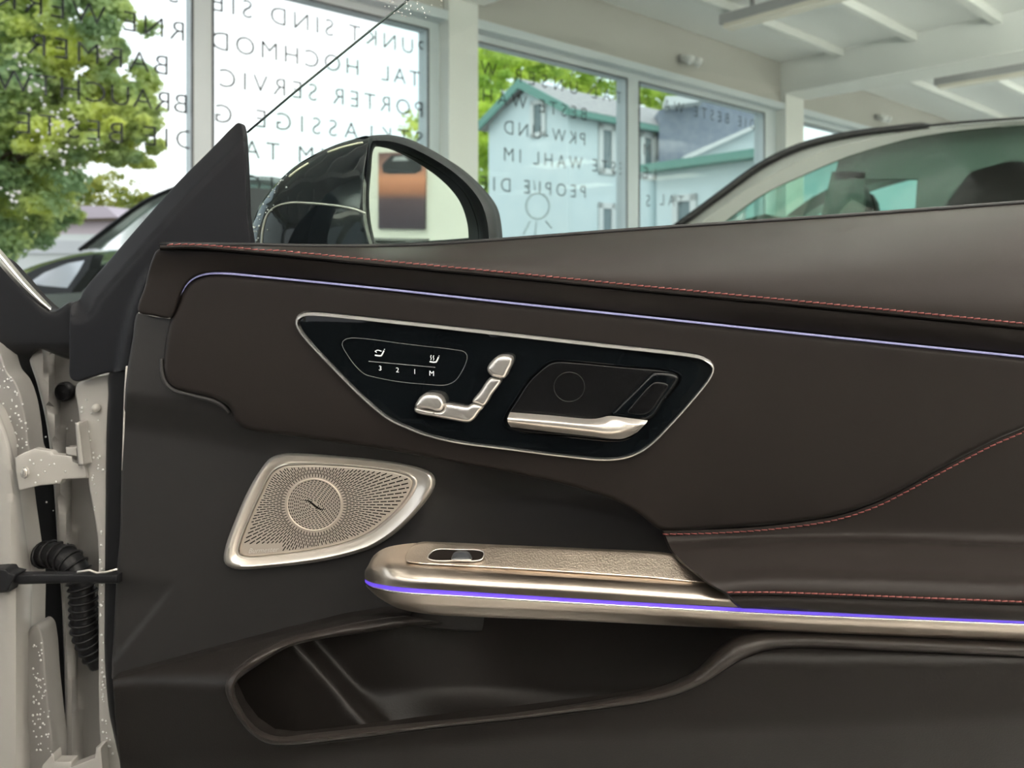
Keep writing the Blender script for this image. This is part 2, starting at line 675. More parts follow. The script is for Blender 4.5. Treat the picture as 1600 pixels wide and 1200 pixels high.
# windows: frame, pane and lettering
WIN = [(-4.15, -1.792), (-1.70, -0.336), (0.05, 1.62), (1.765, 3.74), (4.48, 9.55), (-7.9, -4.55)]  # the last window is out of view, added to bring in daylight
FR = [(-4.15, -1.755), (-1.755, -0.22), (0.02, 1.69), (1.69, 4.05), (4.42, 9.6), (-8.0, -4.5)]
wins = []


def pane_s(s_):
    p = W(s_, 0, 1.6)
    r = p - EYE
    q = EYE + r * ((W(0, -0.05, 0) - EYE).dot(Vv) / r.dot(Vv))
    return (q - W0).dot(U)


for i, ((a, b), (fa, fb)) in enumerate(zip(WIN, FR)):
    if i < 4:
        a, b = pane_s(a), pane_s(b)
    w = empty('window_%d' % (i + 1), W((a + b) / 2, -0.1, 0.25))
    tag(w, kind='structure')
    fm = MB()
    fm.box(fa, a, -0.17, -0.05, 0.25, 2.61, W)
    fm.box(b, fb, -0.17, -0.05, 0.25, 2.61, W)
    fm.box(a, b, -0.17, -0.05, 2.56, 2.61, W)
    fm.box(a, b, -0.17, -0.05, 0.25, 0.32, W)
    fm.build('window_frame', FRAME, w)
    g = MB()
    g.box(a, a + 0.012, -0.052, -0.045, 0.32, 2.56, W)
    g.box(b - 0.012, b, -0.052, -0.045, 0.32, 2.56, W)
    g.box(a, b, -0.052, -0.045, 2.548, 2.56, W)
    g.build('gasket', SEALG, w)
    MB().box(a, b, -0.116, -0.11, 0.32, 2.56, W).build('pane', PANE, w)
    wins.append(w)


def to_depth(s_, z, k):
    """Shift a spot measured on the wall's inner face to another depth in the wall."""
    p = W(s_, 0, z)
    r = p - EYE
    q = EYE + r * ((W(0, k, 0) - EYE).dot(Vv) / r.dot(Vv))
    return (q - W0).dot(U), q.z


def lettering(win, s_txt, s_start, s_end, z, h=0.105, m=None):
    """A line of window lettering that reads from the street, seen mirrored from indoors."""
    s_start, z = to_depth(s_start, z, -0.118)
    s_end = to_depth(s_end, z, -0.118)[0]
    sc = h / 0.72
    v1, _ = text_mesh(s_txt, sc, 1.0)
    v2, _ = text_mesh(s_txt, sc, 2.0)
    w1 = max(p[0] for p in v1) - min(p[0] for p in v1)
    w2 = max(p[0] for p in v2) - min(p[0] for p in v2)
    span = abs(s_end - s_start) + 0.07
    sp = 1.0 + (span - w1) / max(w2 - w1, 1e-6)
    v, f = text_mesh(s_txt, sc, max(0.8, sp), -0.0015)
    x0 = min(p[0] for p in v)
    pts = [W(s_start + 0.035 - (p[0] - x0), -0.118, z - h / 2 + p[1]) for p in v]
    return obj('lettering', pts, f, m or LETTER, win, fix=False)


ROWS = [
    (1, 'PUNKT SIND SIE', -0.395, -1.665, 2.405),
    (1, 'TAL  HOCHMOD', -0.44, -1.67, 2.205),
    (1, 'PORTER SERVIC', -0.42, -1.63, 2.015),
    (1, 'STKLASSIGE G', -0.42, -1.65, 1.826),
    (1, 'WAHL IM TAL', -0.50, -1.60, 1.655),
    (1, 'UND SERVICE', -0.46, -1.60, 1.47),
    (0, 'RNE WERK', -1.872, -2.60, 2.215),
    (0, 'BARMER', -1.95, -2.48, 2.03),
    (0, 'BRAUCHTW', -1.858, -2.60, 1.85),
    (0, 'DIE BESTE', -1.825, -2.52, 1.67),
    (0, 'SIND SIE', -1.90, -2.5, 2.40),
    (2, 'TAL UNSER W', 1.52, 0.12, 2.37),
    (2, 'BESTE WAH', 1.10, 0.14, 2.185),
    (2, 'PKW-UND', 1.085, 0.33, 1.99),
    (2, 'ESTE WAHL IM', 1.545, 0.33, 1.80),
    (2, 'PEOPLE DIE', 1.09, 0.12, 1.585),
    (3, 'DIE BESTE WA', 3.52, 2.13, 2.40),
    (3, 'IM', 1.99, 1.86, 1.985),
    (3, 'IE', 1.96, 1.86, 1.79),
    (3, 'TAL', 2.35, 2.08, 1.58),
    (3, 'S', 1.88, 1.86, 1.56),
]
for wi, t, a, b, z in ROWS:
    lettering(wins[wi], t, a, b, z)
# face drawn on the pane with a marker
mk = mat('faded_marker_line', (0.42, 0.53, 0.56), 0.6)


def wpix(px, py, k=-0.108):
    return on_plane(px, py, W(0, k, 0), Vv)


dr = MB()
dr.tube([wpix(840 + 18 * math.cos(a), 322 + 20 * math.sin(a)) for a in np.linspace(0, 2 * PI, 25)[:-1]], 0.007, 6, True)
for a, b in (((818, 366), (828, 346)), ((838, 346), (836, 368)), ((852, 345), (862, 356)), ((828, 300), (822, 288)), ((836, 297), (834, 282))):
    dr.tube([wpix(*a), wpix(*b)], 0.006, 6)
dr.build('marker_drawing', mk, wins[2], True)

# drops on the left pane
sp = []
cl = [(35, 95, 26, 30), (60, 150, 25, 40), (85, 180, 40, 30), (115, 185, 40, 25), (70, 215, 35, 30), (160, 85, 10, 10), (95, 265, 40, 30), (20, 305, 20, 20), (150, 235, 40, 15)]
for cx, cy, sx, sy in cl:
    for _ in range(11):
        q = wpix(cx + random.gauss(0, sx * 0.5), cy + random.gauss(0, sy * 0.5), -0.109)
        sp.append((q, random.uniform(0.004, 0.010)))
drops('rain_drops', sp, DROPW, wins[0], Vv)

# ceiling lights
LAMPS = [(2.09, 0.6, 2.0, 'long ceiling strip light nearest the column between the windows'),
         (5.57, 0.95, 2.4, 'ceiling strip light beyond the cross beam, above the parked car')]
for i, (s, k0, k1, lab) in enumerate(LAMPS):
    c = W(s, (k0 + k1) / 2, 2.9)
    r = empty('ceiling_light', c)
    tag(r, lab, 'ceiling light', 'strip lights on the showroom ceiling')
    MB().box(s - 0.07, s + 0.07, k0, k1, 2.92, 2.995, W).build('housing', LAMPB, r)
    MB().box(s - 0.06, s + 0.06, k0 + 0.03, k1 - 0.03, 2.885, 2.92, W).build('lens', LENS, r)
    for kk in (k0 + 0.25, k1 - 0.25):
        MB().box(s - 0.015, s + 0.015, kk - 0.015, kk + 0.015, 2.995, 3.10, W).build('hanger', LAMPB, r)
# unseen lamp panels added over the floor to light room and ceiling
for s in (-6.2, -3.0, -1.2, 2.0, 4.9, 7.6):
    for k in (3.2, 5.2, 7.2):
        r = empty('added_panel_light', W(s, k + 0.6, 2.5))
        tag(r, 'unseen lamp panel added over the showroom floor to brighten the room', 'ceiling light', 'added lamp panels over the floor')
        MB().box(s - 0.31, s + 0.31, k, k + 1.2, 2.54, 2.58, W).build('housing', LAMPB, r)  # housing of the added panel
        MB().box(s - 0.29, s + 0.29, k + 0.02, k + 1.18, 2.53, 2.54, W).build('lens', LAMPE, r)
        for kk in (k + 0.2, k + 1.0):
            MB().box(s - 0.015, s + 0.015, kk - 0.015, kk + 0.015, 2.58, 3.10, W).build('hanger', LAMPB, r)  # hangers of the added panel
        ld = bpy.data.lights.new('added_panel_lamp', 'AREA')
        ld.shape = 'RECTANGLE'
        ld.size = 0.56
        ld.size_y = 1.14
        ld.energy = LAMP_POWER
        ld.color = LAMP_COLOR
        lo = bpy.data.objects.new('added_panel_lamp', ld)
        lo.parent = r
        lo.location = (0, 0, 0.025)
        lo.rotation_euler = (0, 0, math.atan2(Vv.y, Vv.x) - PI / 2)
        COL.objects.link(lo)
        lu = ld.copy()
        lu.energy = LAMP_UP
        lu.color = (1.0, 0.95, 0.88)
        lo = bpy.data.objects.new('added_uplight', lu)
        lo.parent = r
        lo.location = (0, 0, 0.085)
        lo.rotation_euler = (PI, 0, -(math.atan2(Vv.y, Vv.x) - PI / 2))
        COL.objects.link(lo)

# small spotlights on the wall above the windows
for (s, z, lab) in ((2.36, 2.83, 'small twin spotlight on the wall above the window with the slate roof'),
                    (6.35, 2.83, 'small twin spotlight on the wall beyond the white column')):
    r = empty('wall_spotlight', W(s, 0.0, z))
    tag(r, lab, 'spotlight', 'spotlights above the windows')
    MB().box(s - 0.05, s + 0.05, 0.0, 0.03, z - 0.03, z + 0.03, W).build('bracket', LAMPB, r)
    for q in (-0.045, 0.045):
        MB().tube([W(s + q, 0.03, z), W(s + q * 1.3, 0.09, z - 0.02), W(s + q * 1.5, 0.14, z - 0.05)], [0.02, 0.035, 0.045], 10).build('lamp_head', WHITEP, r, True)

# ================================================================== OUTSIDE
tag(MB().box(-70, 70, 60, -90, -0.4, -0.11, W).build('ground_outside', ASPHALT), 'grey asphalt yard outside the windows', 'ground', kind='structure')


def tree(label, blobs, n, size, lm, trunk_base, trunk_h, r0, group=None):
    root = empty('tree', trunk_base)
    tag(root, label, 'tree', group)
    v, f = [], []
    for (c, rad) in blobs:
        c = Vector(c)
        puffs = []
        for _ in range(44):                      # leaves hang in puffs with gaps of sky between
            a = Vector(rng.normal(size=3)).normalized()
            rr = random.uniform(0.25, 1.0) ** 0.5
            puffs.append(c + Vector((a.x * rad[0], a.y * rad[1], a.z * rad[2])) * rr)
        pr = 0.24 * (rad[0] + rad[2]) / 2
        for _ in range(n):
            a = Vector(rng.normal(size=3)).normalized()
            p = random.choice(puffs) + Vector((a.x, a.y, a.z * 0.7)) * pr * random.uniform(0.3, 1.1)
            nn = (a + Vector(rng.normal(size=3)) * 0.6 + Vector((0, 0, 0.5))).normalized()
            t1 = nn.cross(Vector(rng.normal(size=3))).normalized()
            t2 = nn.cross(t1)
            s = size * random.uniform(0.6, 1.3)
            k = len(v)
            v += [p - t1 * s, p - t2 * s * 0.55 + nn * s * 0.12, p + t1 * s, p + t2 * s * 0.55 + nn * s * 0.12]
            f.append((k, k + 1, k + 2, k + 3))
    o = obj('crown', v, f, lm, root, fix=False)
    tb = Vector(trunk_base)
    b = MB()
    b.tube([tb, tb + Vector((0.05, 0, trunk_h * 0.5)), tb + Vector((0.0, 0.1, trunk_h))], [r0, r0 * 0.8, r0 * 0.5], 10)
    top = tb + Vector((0, 0.05, trunk_h * 0.8))
    for (c, rad) in blobs:
        b.tube([top, (top + Vector(c)) / 2 + Vector((0, 0, 0.2)), Vector(c)], [r0 * 0.45, r0 * 0.3, r0 * 0.1], 6)
    b.build('trunk', BARK, root, True)
    return root


def B(px, py, Y, r):
    return (AT(px, py, Y), r)


tree('broad spring green tree outside the leftmost window',
     [B(20, 40, 9.5, (1.2, 1.0, 0.9)), B(120, 30, 9.0, (0.8, 0.9, 0.6)), B(60, 140, 9.2, (1.1, 1.0, 0.8)), B(140, 120, 9.6, (0.75, 0.8, 0.6)),
      B(30, 230, 9.0, (1.0, 1.0, 0.9)), B(170, 185, 9.4, (0.7, 0.7, 0.5)), B(30, 320, 9.5, (0.65, 0.9, 0.55)), B(-60, 120, 9, (1.0, 1.0, 1.5)),
      B(-70, 300, 9, (0.9, 1.0, 1.0)), B(200, 215, 9.2, (0.4, 0.5, 0.35)), B(105, 215, 8.8, (0.6, 0.6, 0.4)), B(60, -60, 9.5, (1.1, 1, 0.7))],
     7000, 0.05, LEAF1, AT(-60, 0, 9.6) * Vector((1, 1, 0)) if False else Vector((AT(-60, 0, 9.6).x, AT(-60, 0, 9.6).y, -0.05)), 2.2, 0.16)
tree('hazy olive tree low behind the pale building',
     [B(170, 300, 26, (1.0, 0.8, 0.8)), B(200, 320, 26, (0.9, 0.8, 0.6)), B(140, 305, 26, (0.8, 0.7, 0.6)), B(225, 330, 26, (0.9, 0.8, 0.6))],
     500, 0.10, LEAF3, Vector((AT(180, 0, 26).x, 26, -0.05)), 2.0, 0.12)
tree('bright lime tree behind the gabled house',
     [B(765, 110, 31, (1.0, 1.0, 1.6)), B(790, 90, 33, (1.4, 1.0, 1.2)), B(850, 85, 36, (2.0, 1, 1.5)), B(900, 105, 38, (2.0, 1, 1.5)), B(945, 115, 38, (2.0, 1, 1.6)), B(815, 100, 35, (1.6, 1, 1.5)),
      B(760, 200, 30, (0.9, 0.8, 2.0)), B(757, 300, 30, (0.8, 0.8, 2.0)), B(985, 130, 40, (1.6, 1, 1.4)), B(1025, 145, 40, (1.5, 1, 1.2)), B(752, 40, 33, (0.6, 1, 0.8))],
     3000, 0.12, LEAF2, Vector((AT(770, 0, 33).x, 34, -0.05)), 4.0, 0.25)
tree('dark green shrub tree at the window edge beside the white column',
     [B(655, 215, 16, (0.45, 0.5, 0.7)), B(672, 230, 16, (0.4, 0.5, 0.7)), B(690, 260, 16, (0.5, 0.5, 0.9))],
     450, 0.07, LEAF1, Vector((AT(670, 0, 16).x, 16, -0.05)), 2.4, 0.08)

# gabled house: gable face runs from GL (far, left) to GR (near, right)
GR = AT(900, 172, 24.0)
GL = AT(754, 202, 27.5)
zE = GR.z
g = (GR - GL)
g.z = 0
gl = g.length
g.normalize()
rd = Vector((-g.y, g.x, 0))
if rd.x < 0:
    rd = -rd
GL.z = zE
apx = (GL + GR) / 2
apx.z = 7.25
house = empty('house', (apx.x, apx.y, -0.05))
tag(house, 'pale blue rendered house with green gable trim and small attic window', 'house')


def H(a, b, z):        # a along the gable, b along the ridge
    p = Vector((GL.x, GL.y, 0)) + g * a + rd * b
    return Vector((p.x, p.y, z))


gi, L = 0.35, 9.0
mb = MB()
mb.prism([H(gi, 0, -0.05), H(gl - gi, 0, -0.05), H(gl - gi, 0, zE + 0.25), H(gl / 2, 0, 7.0), H(gi, 0, zE + 0.25)], rd * L)
mb.build('wall', HOUSEW, house)
for sd in (0, 1):
    a = 0 if sd == 0 else gl
    d0 = H(a, -0.35, zE - 0.08)
    q = [d0, H(gl / 2, -0.35, 7.22), H(gl / 2, -0.35, 7.36), H(a - 0.1 * (1 if sd == 0 else -1), -0.35, zE + 0.02)]
    MB().prism(q, rd * (L + 0.5)).build('roof', ROOFT, house)
    q = [H(a, -0.40, zE - 0.22), H(gl / 2, -0.40, 7.02), H(gl / 2, -0.40, 7.34), H(a, -0.40, zE + 0.1)]
    MB().prism(q, rd * 0.08).build('verge_board', GREENT, house)
MB().prism([H(gl - 0.02, -0.35, zE - 0.2), H(gl + 0.1, -0.35, zE - 0.2), H(gl + 0.1, -0.35, zE), H(gl - 0.02, -0.35, zE)], rd * (L + 0.4)).build('gutter', GREENT, house)


def house_window(pt, ax, w, h, nrm, parent, fm=WHITEP):
    pt, ax, nrm = Vector(pt), Vector(ax), Vector(nrm)
    up = Vector((0, 0, 1))
    b = MB()
    for x0, x1, z0, z1 in ((-w, -w * 0.55, -h, h), (w * 0.55, w, -h, h), (-w, w, h * 0.78, h), (-w, w, -h, -h * 0.78)):
        b.prism([pt + ax * x0 + up * z0, pt + ax * x1 + up * z0, pt + ax * x1 + up * z1, pt + ax * x0 + up * z1], nrm * 0.08)
    f = b.build('window', fm, parent)
    MB().prism([pt - ax * w - up * h, pt + ax * w - up * h, pt + ax * w + up * h, pt - ax * w + up * h], nrm * 0.02).build('pane', DARKGL, f)


house_window(on_plane(842, 185, H(0, 0, 0), rd), g, 0.36, 0.62, -rd, house)
for bb, zz in ((1.9, 4.9), (1.9, 2.2), (4.2, 4.9)):
    house_window(H(gl - gi, bb, zz), rd, 0.42, 0.85, g, house)
# annex to the right with green fascia and slate roof
A0 = AT(1026, 262, 18.0)
A1 = AT(1215, 236, 15.3)
ax_ = (A1 - A0)
ax_.z = 0
al = ax_.length
ax_.normalize()
an_ = Vector((ax_.y, -ax_.x, 0))
if an_.y < 0:
    an_ = -an_
annex = empty('garage_annex', (A0.x, A0.y, -0.05))
tag(annex, 'flat roofed pale annex with a green fascia beyond the parked car', 'building')


def X(a, b, z):
    p = Vector((A0.x, A0.y, 0)) + ax_ * a + an_ * b
    return Vector((p.x, p.y, z))


zf = A0.z
MB().prism([X(0, 0, -0.05), X(al + 3, 0, -0.05), X(al + 3, 0, zf - 0.1), X(0, 0, zf - 0.1)], an_ * 4).build('wall', HOUSEW, annex)
MB().prism([X(-0.2, -0.4, zf - 0.12), X(al + 3, -0.4, zf - 0.12), X(al + 3, -0.4, zf + 0.06), X(-0.2, -0.4, zf + 0.06)], an_ * 4.6).build('fascia', GREENT, annex)
for a0 in (0.6, 1.9, 3.0):
    house_window(X(a0 + 0.3, 0, 1.9), ax_, 0.35, 0.7, -an_, annex)
# building behind with slate roof and white verge
sl = empty('slate_roof_house', (AT(1110, 0, 26).x, 26, -0.05))
tag(sl, 'house with a dark slate roof and white verge behind the annex', 'house')
MB().prism([AT(1028, 400, 27), AT(1215, 400, 27), AT(1215, 214, 27), AT(1190, 192, 27), AT(1070, 250, 27), AT(1028, 250, 27)], (0, 3, 0)).build('wall', HOUSEW, sl)
MB().prism([AT(1030, 262, 26.8), AT(1072, 246, 26.8), AT(1192, 190, 26.8), AT(1215, 170, 26.8), AT(1215, 140, 26.8), AT(1100, 150, 26.8), AT(1030, 172, 26.8)], (0.3, 3.5, 0.2)).build('roof', ROOFD, sl)
MB().prism([AT(1068, 252, 26.5), AT(1194, 194, 26.5), AT(1194, 188, 26.5), AT(1068, 244, 26.5)], (0, 0.3, 0)).build('verge_board', WHITEP, sl)
MB().prism([AT(1040, 166, 26.0), AT(1098, 158, 26.0), AT(1098, 150, 26.0), AT(1040, 150, 26.0)], (0.2, 1.5, 0)).build('dormer', WHITEP, sl)

# distant pale building and van outside the left window
PINK = mat('pale_pink_render', (0.66, 0.56, 0.58), 0.85)
PINKR = mat('pale_mauve_roof', (0.55, 0.47, 0.52), 0.85)
fb = empty('far_building', (AT(130, 0, 20).x, 20, -0.05))
tag(fb, 'low pale pink building with mauve roof behind the left tree', 'building')
q0 = AT(60, 340, 20)
MB().prism([Vector((AT(60, 0, 20).x, 20, -0.05)), Vector((AT(185, 0, 20).x, 20, -0.05)), AT(180, 342, 20), AT(60, 345, 20)], (0, 2, 0)).build('wall', PINK, fb)
MB().prism([AT(55, 344, 19.8), AT(186, 341, 19.8), AT(165, 322, 19.8), AT(105, 321, 19.8), AT(60, 324, 19.8)], (0.1, 2.4, 0)).build('roof', PINKR, fb)
MB().prism([AT(55, 348, 19.7), AT(186, 345, 19.7), AT(186, 340, 19.7), AT(55, 343, 19.7)], (0, 0.15, 0)).build('gutter', BARK, fb)
van = empty('white_van', (AT(80, 0, 13).x, 13, -0.05))
tag(van, 'white van parked outside the left window', 'van')
vp = [AT(14, 500, 13), AT(200, 500, 13), AT(200, 368, 13), AT(150, 366, 13), AT(60, 366, 13), AT(32, 368, 13), AT(22, 380, 13), AT(14, 410, 13)]
for q in vp[:2]:
    q.z = 0.3
ob = MB().prism(vp, (0, 1.7, 0)).build('body', WHITEP, van)
MB().prism([AT(34, 396, 12.96), AT(190, 396, 12.96), AT(190, 376, 12.96), AT(50, 375, 12.96), AT(38, 380, 12.96)], (0, 0.05, 0)).build('side_panel', mat('van_panel', (0.68, 0.68, 0.70), 0.5), van)
for wx in (45, 165):
    cc = AT(wx, 408, 12.95)
    cc.z = 0.3
    MB().tube([cc - Vector((0, 0.06, 0)), cc + Vector((0, 0.16, 0))], 0.34, 18).build('wheel', RUBBER, van)

# ================================================================== PARKED CARS
CARP = mat('silver_white_paint', (0.19, 0.195, 0.185), 0.22, coat=0.5)
CABIN = mat('dark_cabin_trim', (0.035, 0.036, 0.034), 0.7)
DARKPAINT = mat('anthracite_paint', (0.36, 0.39, 0.35), 0.10, 0.85)


def parked_car(label, Yn, Wd, lower, outer, inner, paint, pillar_paint, seats, seal, root_px, glass, lean=0.0, crown=0.0):
    """Side-on car: lower body, roof and pillars, glass, seats and wheels. Points are picked at the near side's own distance."""
    base = AT(root_px, 0, Yn + Wd / 2)
    root = empty('parked_car', (base.x, base.y, 0.0))
    tag(root, label, 'car')

    def near(px, py, w=0.0):
        p = AT(px, py, Yn)
        return Vector((p.x, p.y + w, p.z))
    # lower body: bulging sides made of cross-wise stations
    lo = catmull(lower, step=14)
    sec = [(0.0, 0.10, -0.03), (0.06, 0.0, 0.0), (0.25, 0.0, 0.035), (0.5, 0.0, 0.045), (0.75, 0.0, 0.035), (0.94, 0.0, 0.0), (1.0, 0.10, -0.03)]
    v = []
    zb = 0.22
    for px, py in lo:
        p = near(px, py)
        ring = [Vector((p.x, p.y + 0.10, zb))]
        for t, inn, dz in sec:
            ring.append(Vector((p.x, p.y + Wd * t, p.z + dz - crown * (2 * t - 1) ** 2)))
        ring.append(Vector((p.x, p.y + Wd - 0.10, zb)))
        v += ring
    nr = len(sec) + 2
    f = rows_faces(len(lo), nr, close_c=True)
    f += [tuple(range(nr)), tuple((len(lo) - 1) * nr + k for k in range(nr))]
    auto_smooth(obj('body', v, f, paint, root), 40)
    # greenhouse frame on both sides
    n = 60
    O, I = catmull(outer, n=n), catmull(inner, n=n)
    for side, inn in ((0, 1), (1, -1)):
        v = []
        for a, b in zip(O, I):
            pa, pb = near(*a), near(*b)
            y = side * Wd + inn * 0.12
            pm = (pa * 0.5 + pb * 0.5)
            v += [pa + Vector((0, y + inn * 0.03, 0)), pm + Vector((0, y - inn * 0.022, 0)), pb + Vector((0, y - inn * 0.01, 0)), pb + Vector((0, y + inn * 0.02, 0))]
        auto_smooth(obj('roof_pillar', v, rows_faces(n, 4), pillar_paint, root), 50)
        g = [near(*b) + Vector((0, side * Wd + inn * 0.125, 0)) for b in I]
        low = [Vector((p.x, p.y, near(p.x, seal, 0).z)) for p in g]
        v = g + [Vector((p.x, p.y - inn * 0.05, near(0, seal).z)) for p in g]
        auto_smooth(obj('side_window', v, rows_faces(2, n), glass, root, fix=False), 60)
    # roof / windscreen skin between both sides
    v = []
    ts = np.linspace(0, 1, 9)
    cut = int(n * 0.42)
    for a in O:
        p = near(*a)
        for t in ts:
            v.append(Vector((p.x, p.y + 0.15 + (Wd - 0.30) * t, p.z + 0.05 * math.sin(PI * t))))
    fs = rows_faces(n, 9)
    auto_smooth(obj('windscreen', v, [q for i, q in enumerate(fs) if i // 8 < cut], glass, root, fix=False), 60)
    auto_smooth(obj('roof', v, [q for i, q in enumerate(fs) if i // 8 >= cut], pillar_paint, root, fix=False), 60)
    MB().tube([near(*a) + Vector((0, 0.13, 0.003)) for a in O], [0.016 if q < n * 0.5 else 0.006 for q in range(n)], 6).build('windscreen_seal', RUBBER, root, True)
    for (x0, x1, y0, y1, w0, w1) in seats:
        a, b = near(x0, y1), near(x1, y0)
        m = MB()
        prof = [(0, 0.0), (0.06, 0.5), (0.2, 0.9), (0.45, 1.0), (0.8, 0.96), (1.0, 0.75), (1.0, 0.0)]
        m.prism([Vector((a.x + (b.x - a.x) * (u * 0.8 + 0.2 * vv), a.y + w0, a.z + (b.z - a.z) * vv)) for u, vv in prof], (0, w1 - w0, 0))
        m.build('seat', CABIN, root)
    xs = [p[0] for p in lower]
    x0, x1 = near(min(xs), 0).x, near(max(xs), 0).x
    for wx in (x0 + 0.75, x1 - 0.6):
        for wy in (0.03, Wd - 0.03):
            c = Vector((wx, Yn + wy, 0.32))
            o = MB().tube([c - Vector((0, 0.11, 0)), c - Vector((0, 0.10, 0)), c + Vector((0, 0.10, 0)), c + Vector((0, 0.11, 0))], [0.27, 0.32, 0.32, 0.27], 24).build('wheel', RUBBER, root)
    for o in root.children:                       # the far side lies further back to one side (the car stands askew)
        for v_ in o.data.vertices:
            v_.co.x += (v_.co.y + root.location.y - Yn) * lean
    return root, near


pc, nearR = parked_car(
    'silver car parked behind the door on the right, its windscreen towards the house', 2.9, 1.75,
    [(760, 470), (800, 405), (860, 382), (1000, 362), (1060, 352), (1300, 337), (1500, 327), (1760, 312), (1960, 318), (2000, 420)],
    [(1036, 356), (1075, 328), (1110, 302), (1180, 252), (1240, 223), (1300, 207), (1400, 193), (1600, 176), (1760, 172), (1900, 200)],
    [(1118, 346), (1150, 322), (1187, 297), (1240, 272), (1315, 240), (1375, 221), (1435, 206), (1600, 187), (1760, 184), (1860, 210)],
    CARP, CARP,
    [(1276, 1350, 262, 420, 0.25, 0.75), (1290, 1350, 262, 420, 1.0, 1.5), (1400, 1700, 215, 420, 1.50, 1.58), (1420, 1720, 240, 430, 0.2, 1.5)],
    345, 1400, CARGLASS, 0.55)
def cabin_sheet(pts):
    q = [nearR(800 + (x - 800) * 1.069 - 44, 408 + (y - 408) * 1.069) + Vector((0, 0.2, 0)) for x, y in pts]
    for v_ in q:
        v_.x += (v_.y - 2.9) * 0.55
    return q


for pts in ([(1312, 246), (1372, 226), (1440, 212), (1600, 194), (1780, 190), (1780, 280), (1302, 280)],
            [(1434, 280), (1780, 280), (1780, 420), (1424, 420)], [(1300, 268), (1352, 268), (1342, 420), (1262, 420)]):
    MB().prism(cabin_sheet(pts), (0.02, 0.04, 0)).build('cabin_dark_sheet', mat('cabin_sheet_grey', (0.055, 0.055, 0.052), 0.7), pc)  # added dark sheets behind the near glass, standing in for the dim cabin
# interior headliner and dashboard of that car
MB().prism([nearR(1180, 330), nearR(1262, 345), nearR(1262, 420), nearR(1090, 420), nearR(1100, 352)], (0, 1.4, 0)).build('dashboard', CABIN, pc)
for p in pc.children:
    if p.name.startswith('dashboard'):
        for v in p.data.vertices:
            v.co.y += 0.17
            v.co.x += (v.co.y + pc.location.y - 2.9) * 0.55

lcar, nearL = parked_car(
    'grey car parked outside the left window, half hidden by the black sail panel', 5.4, 1.7,
    [(-60, 470), (-20, 425), (30, 408), (70, 398), (120, 391), (200, 387), (420, 384), (520, 388), (540, 440)],
    [(108, 391), (135, 370), (165, 347), (213, 313), (255, 294), (290, 284), (360, 275), (440, 280), (500, 320), (520, 386)],
    [(140, 388), (155, 375), (175, 360), (220, 325), (260, 304), (292, 294), (360, 286), (430, 292), (480, 325), (495, 384)],
    DARKPAINT, DARKPAINT,
    [(300, 345, 310, 420, 0.3, 0.8)], 390, 250, glass_mat('pale_car_glass', (0.80, 0.92, 0.88), 5.0), 0.0, 0.09)

MB().prism([nearL(52, 442), nearL(62, 432), nearL(85, 420), nearL(120, 407), nearL(150, 401), nearL(172, 398), nearL(165, 420), nearL(138, 456), nearL(95, 458), nearL(62, 454)], (0, 0.14, 0)).build('side_mirror', mat('mirror_shell_black', (0.03, 0.03, 0.032), 0.3), lcar)
lm_ = [c for c in lcar.children if c.name.startswith('side_mirror')][0]
for v_ in lm_.data.vertices:
    v_.co.y -= 0.22
obj('side_mirror_glass', [nearL(x, y) - Vector((0, 0.225, 0)) for x, y in [(76, 441), (100, 425), (135, 411), (160, 407), (150, 425), (134, 448), (100, 445)]], [tuple(range(7))], mat('pale_mirror_glass', (0.72, 0.73, 0.78), 0.1, 0.6), lm_)

# dark display board by the window, seen between the sail and the mirror
db = empty('display_board', W(-1.05, 0.22, 0))
tag(db, 'dark grey display board standing under the middle window, behind the mirror', 'board')
MB().box(-1.85, -0.95, 0.2, 0.24, 0.05, 1.42, W).build('panel', mat('dark_grey_board', (0.045, 0.05, 0.055), 0.6), db)
for q in (-1.75, -1.05):
    MB().box(q - 0.03, q + 0.03, 0.08, 0.36, 0.0, 0.05, W).build('foot', BLACKMATTE, db)

# ================================================================== CAR DOOR
door = empty('car_door', (0.05, 0.72, 0.30))
tag(door, 'open car door with dark leather panel, silver controls and speaker', 'car door')

AMB = [(278, 470), (283, 456), (291, 443), (303, 433), (320, 427), (345, 425.5), (420, 432), (600, 450), (800, 472), (1000, 493), (1300, 525), (1600, 556), (1720, 568)]
LIP = [(248, 387), (300, 386), (400, 394), (600, 413), (800, 432), (1000, 452), (1300, 481), (1600, 511), (1720, 523)]
BELT = [(252, 383), (300, 383.5), (388, 384), (480, 386), (590, 386), (680, 383), (760, 378), (1000, 360), (1300, 340), (1600, 318), (1720, 309)]
MAIN = ([(x, y + 4) for x, y in AMB] +
        [(1720, 607), (1650, 641), (1600, 668), (1550, 690), (1480, 727), (1420, 760), (1370, 785), (1310, 805), (1230, 818), (1130, 826), (1036, 829),
         (1022, 822), (1003, 806), (975, 789), (944, 776), (881, 757), (803, 740), (709, 722), (620, 706), (544, 694), (466, 683), (400, 674), (378, 668),
         (367, 657), (361, 641), (353, 632), (334, 623), (303, 615), (272, 606), (260, 593), (256, 572), (258, 541), (267, 497)])

# core behind the trim
CORE = [(205, 440), (400, 405), (900, 440), (1600, 430), (1600, 1245), (210, 1245), (196, 1120), (190, 1000), (196, 700)]
relief('door_core', CORE, lambda x, y: -0.085 + 0.0 * x, BLACKMATTE, door, 60, 0, 0, 0.02, curve=False)

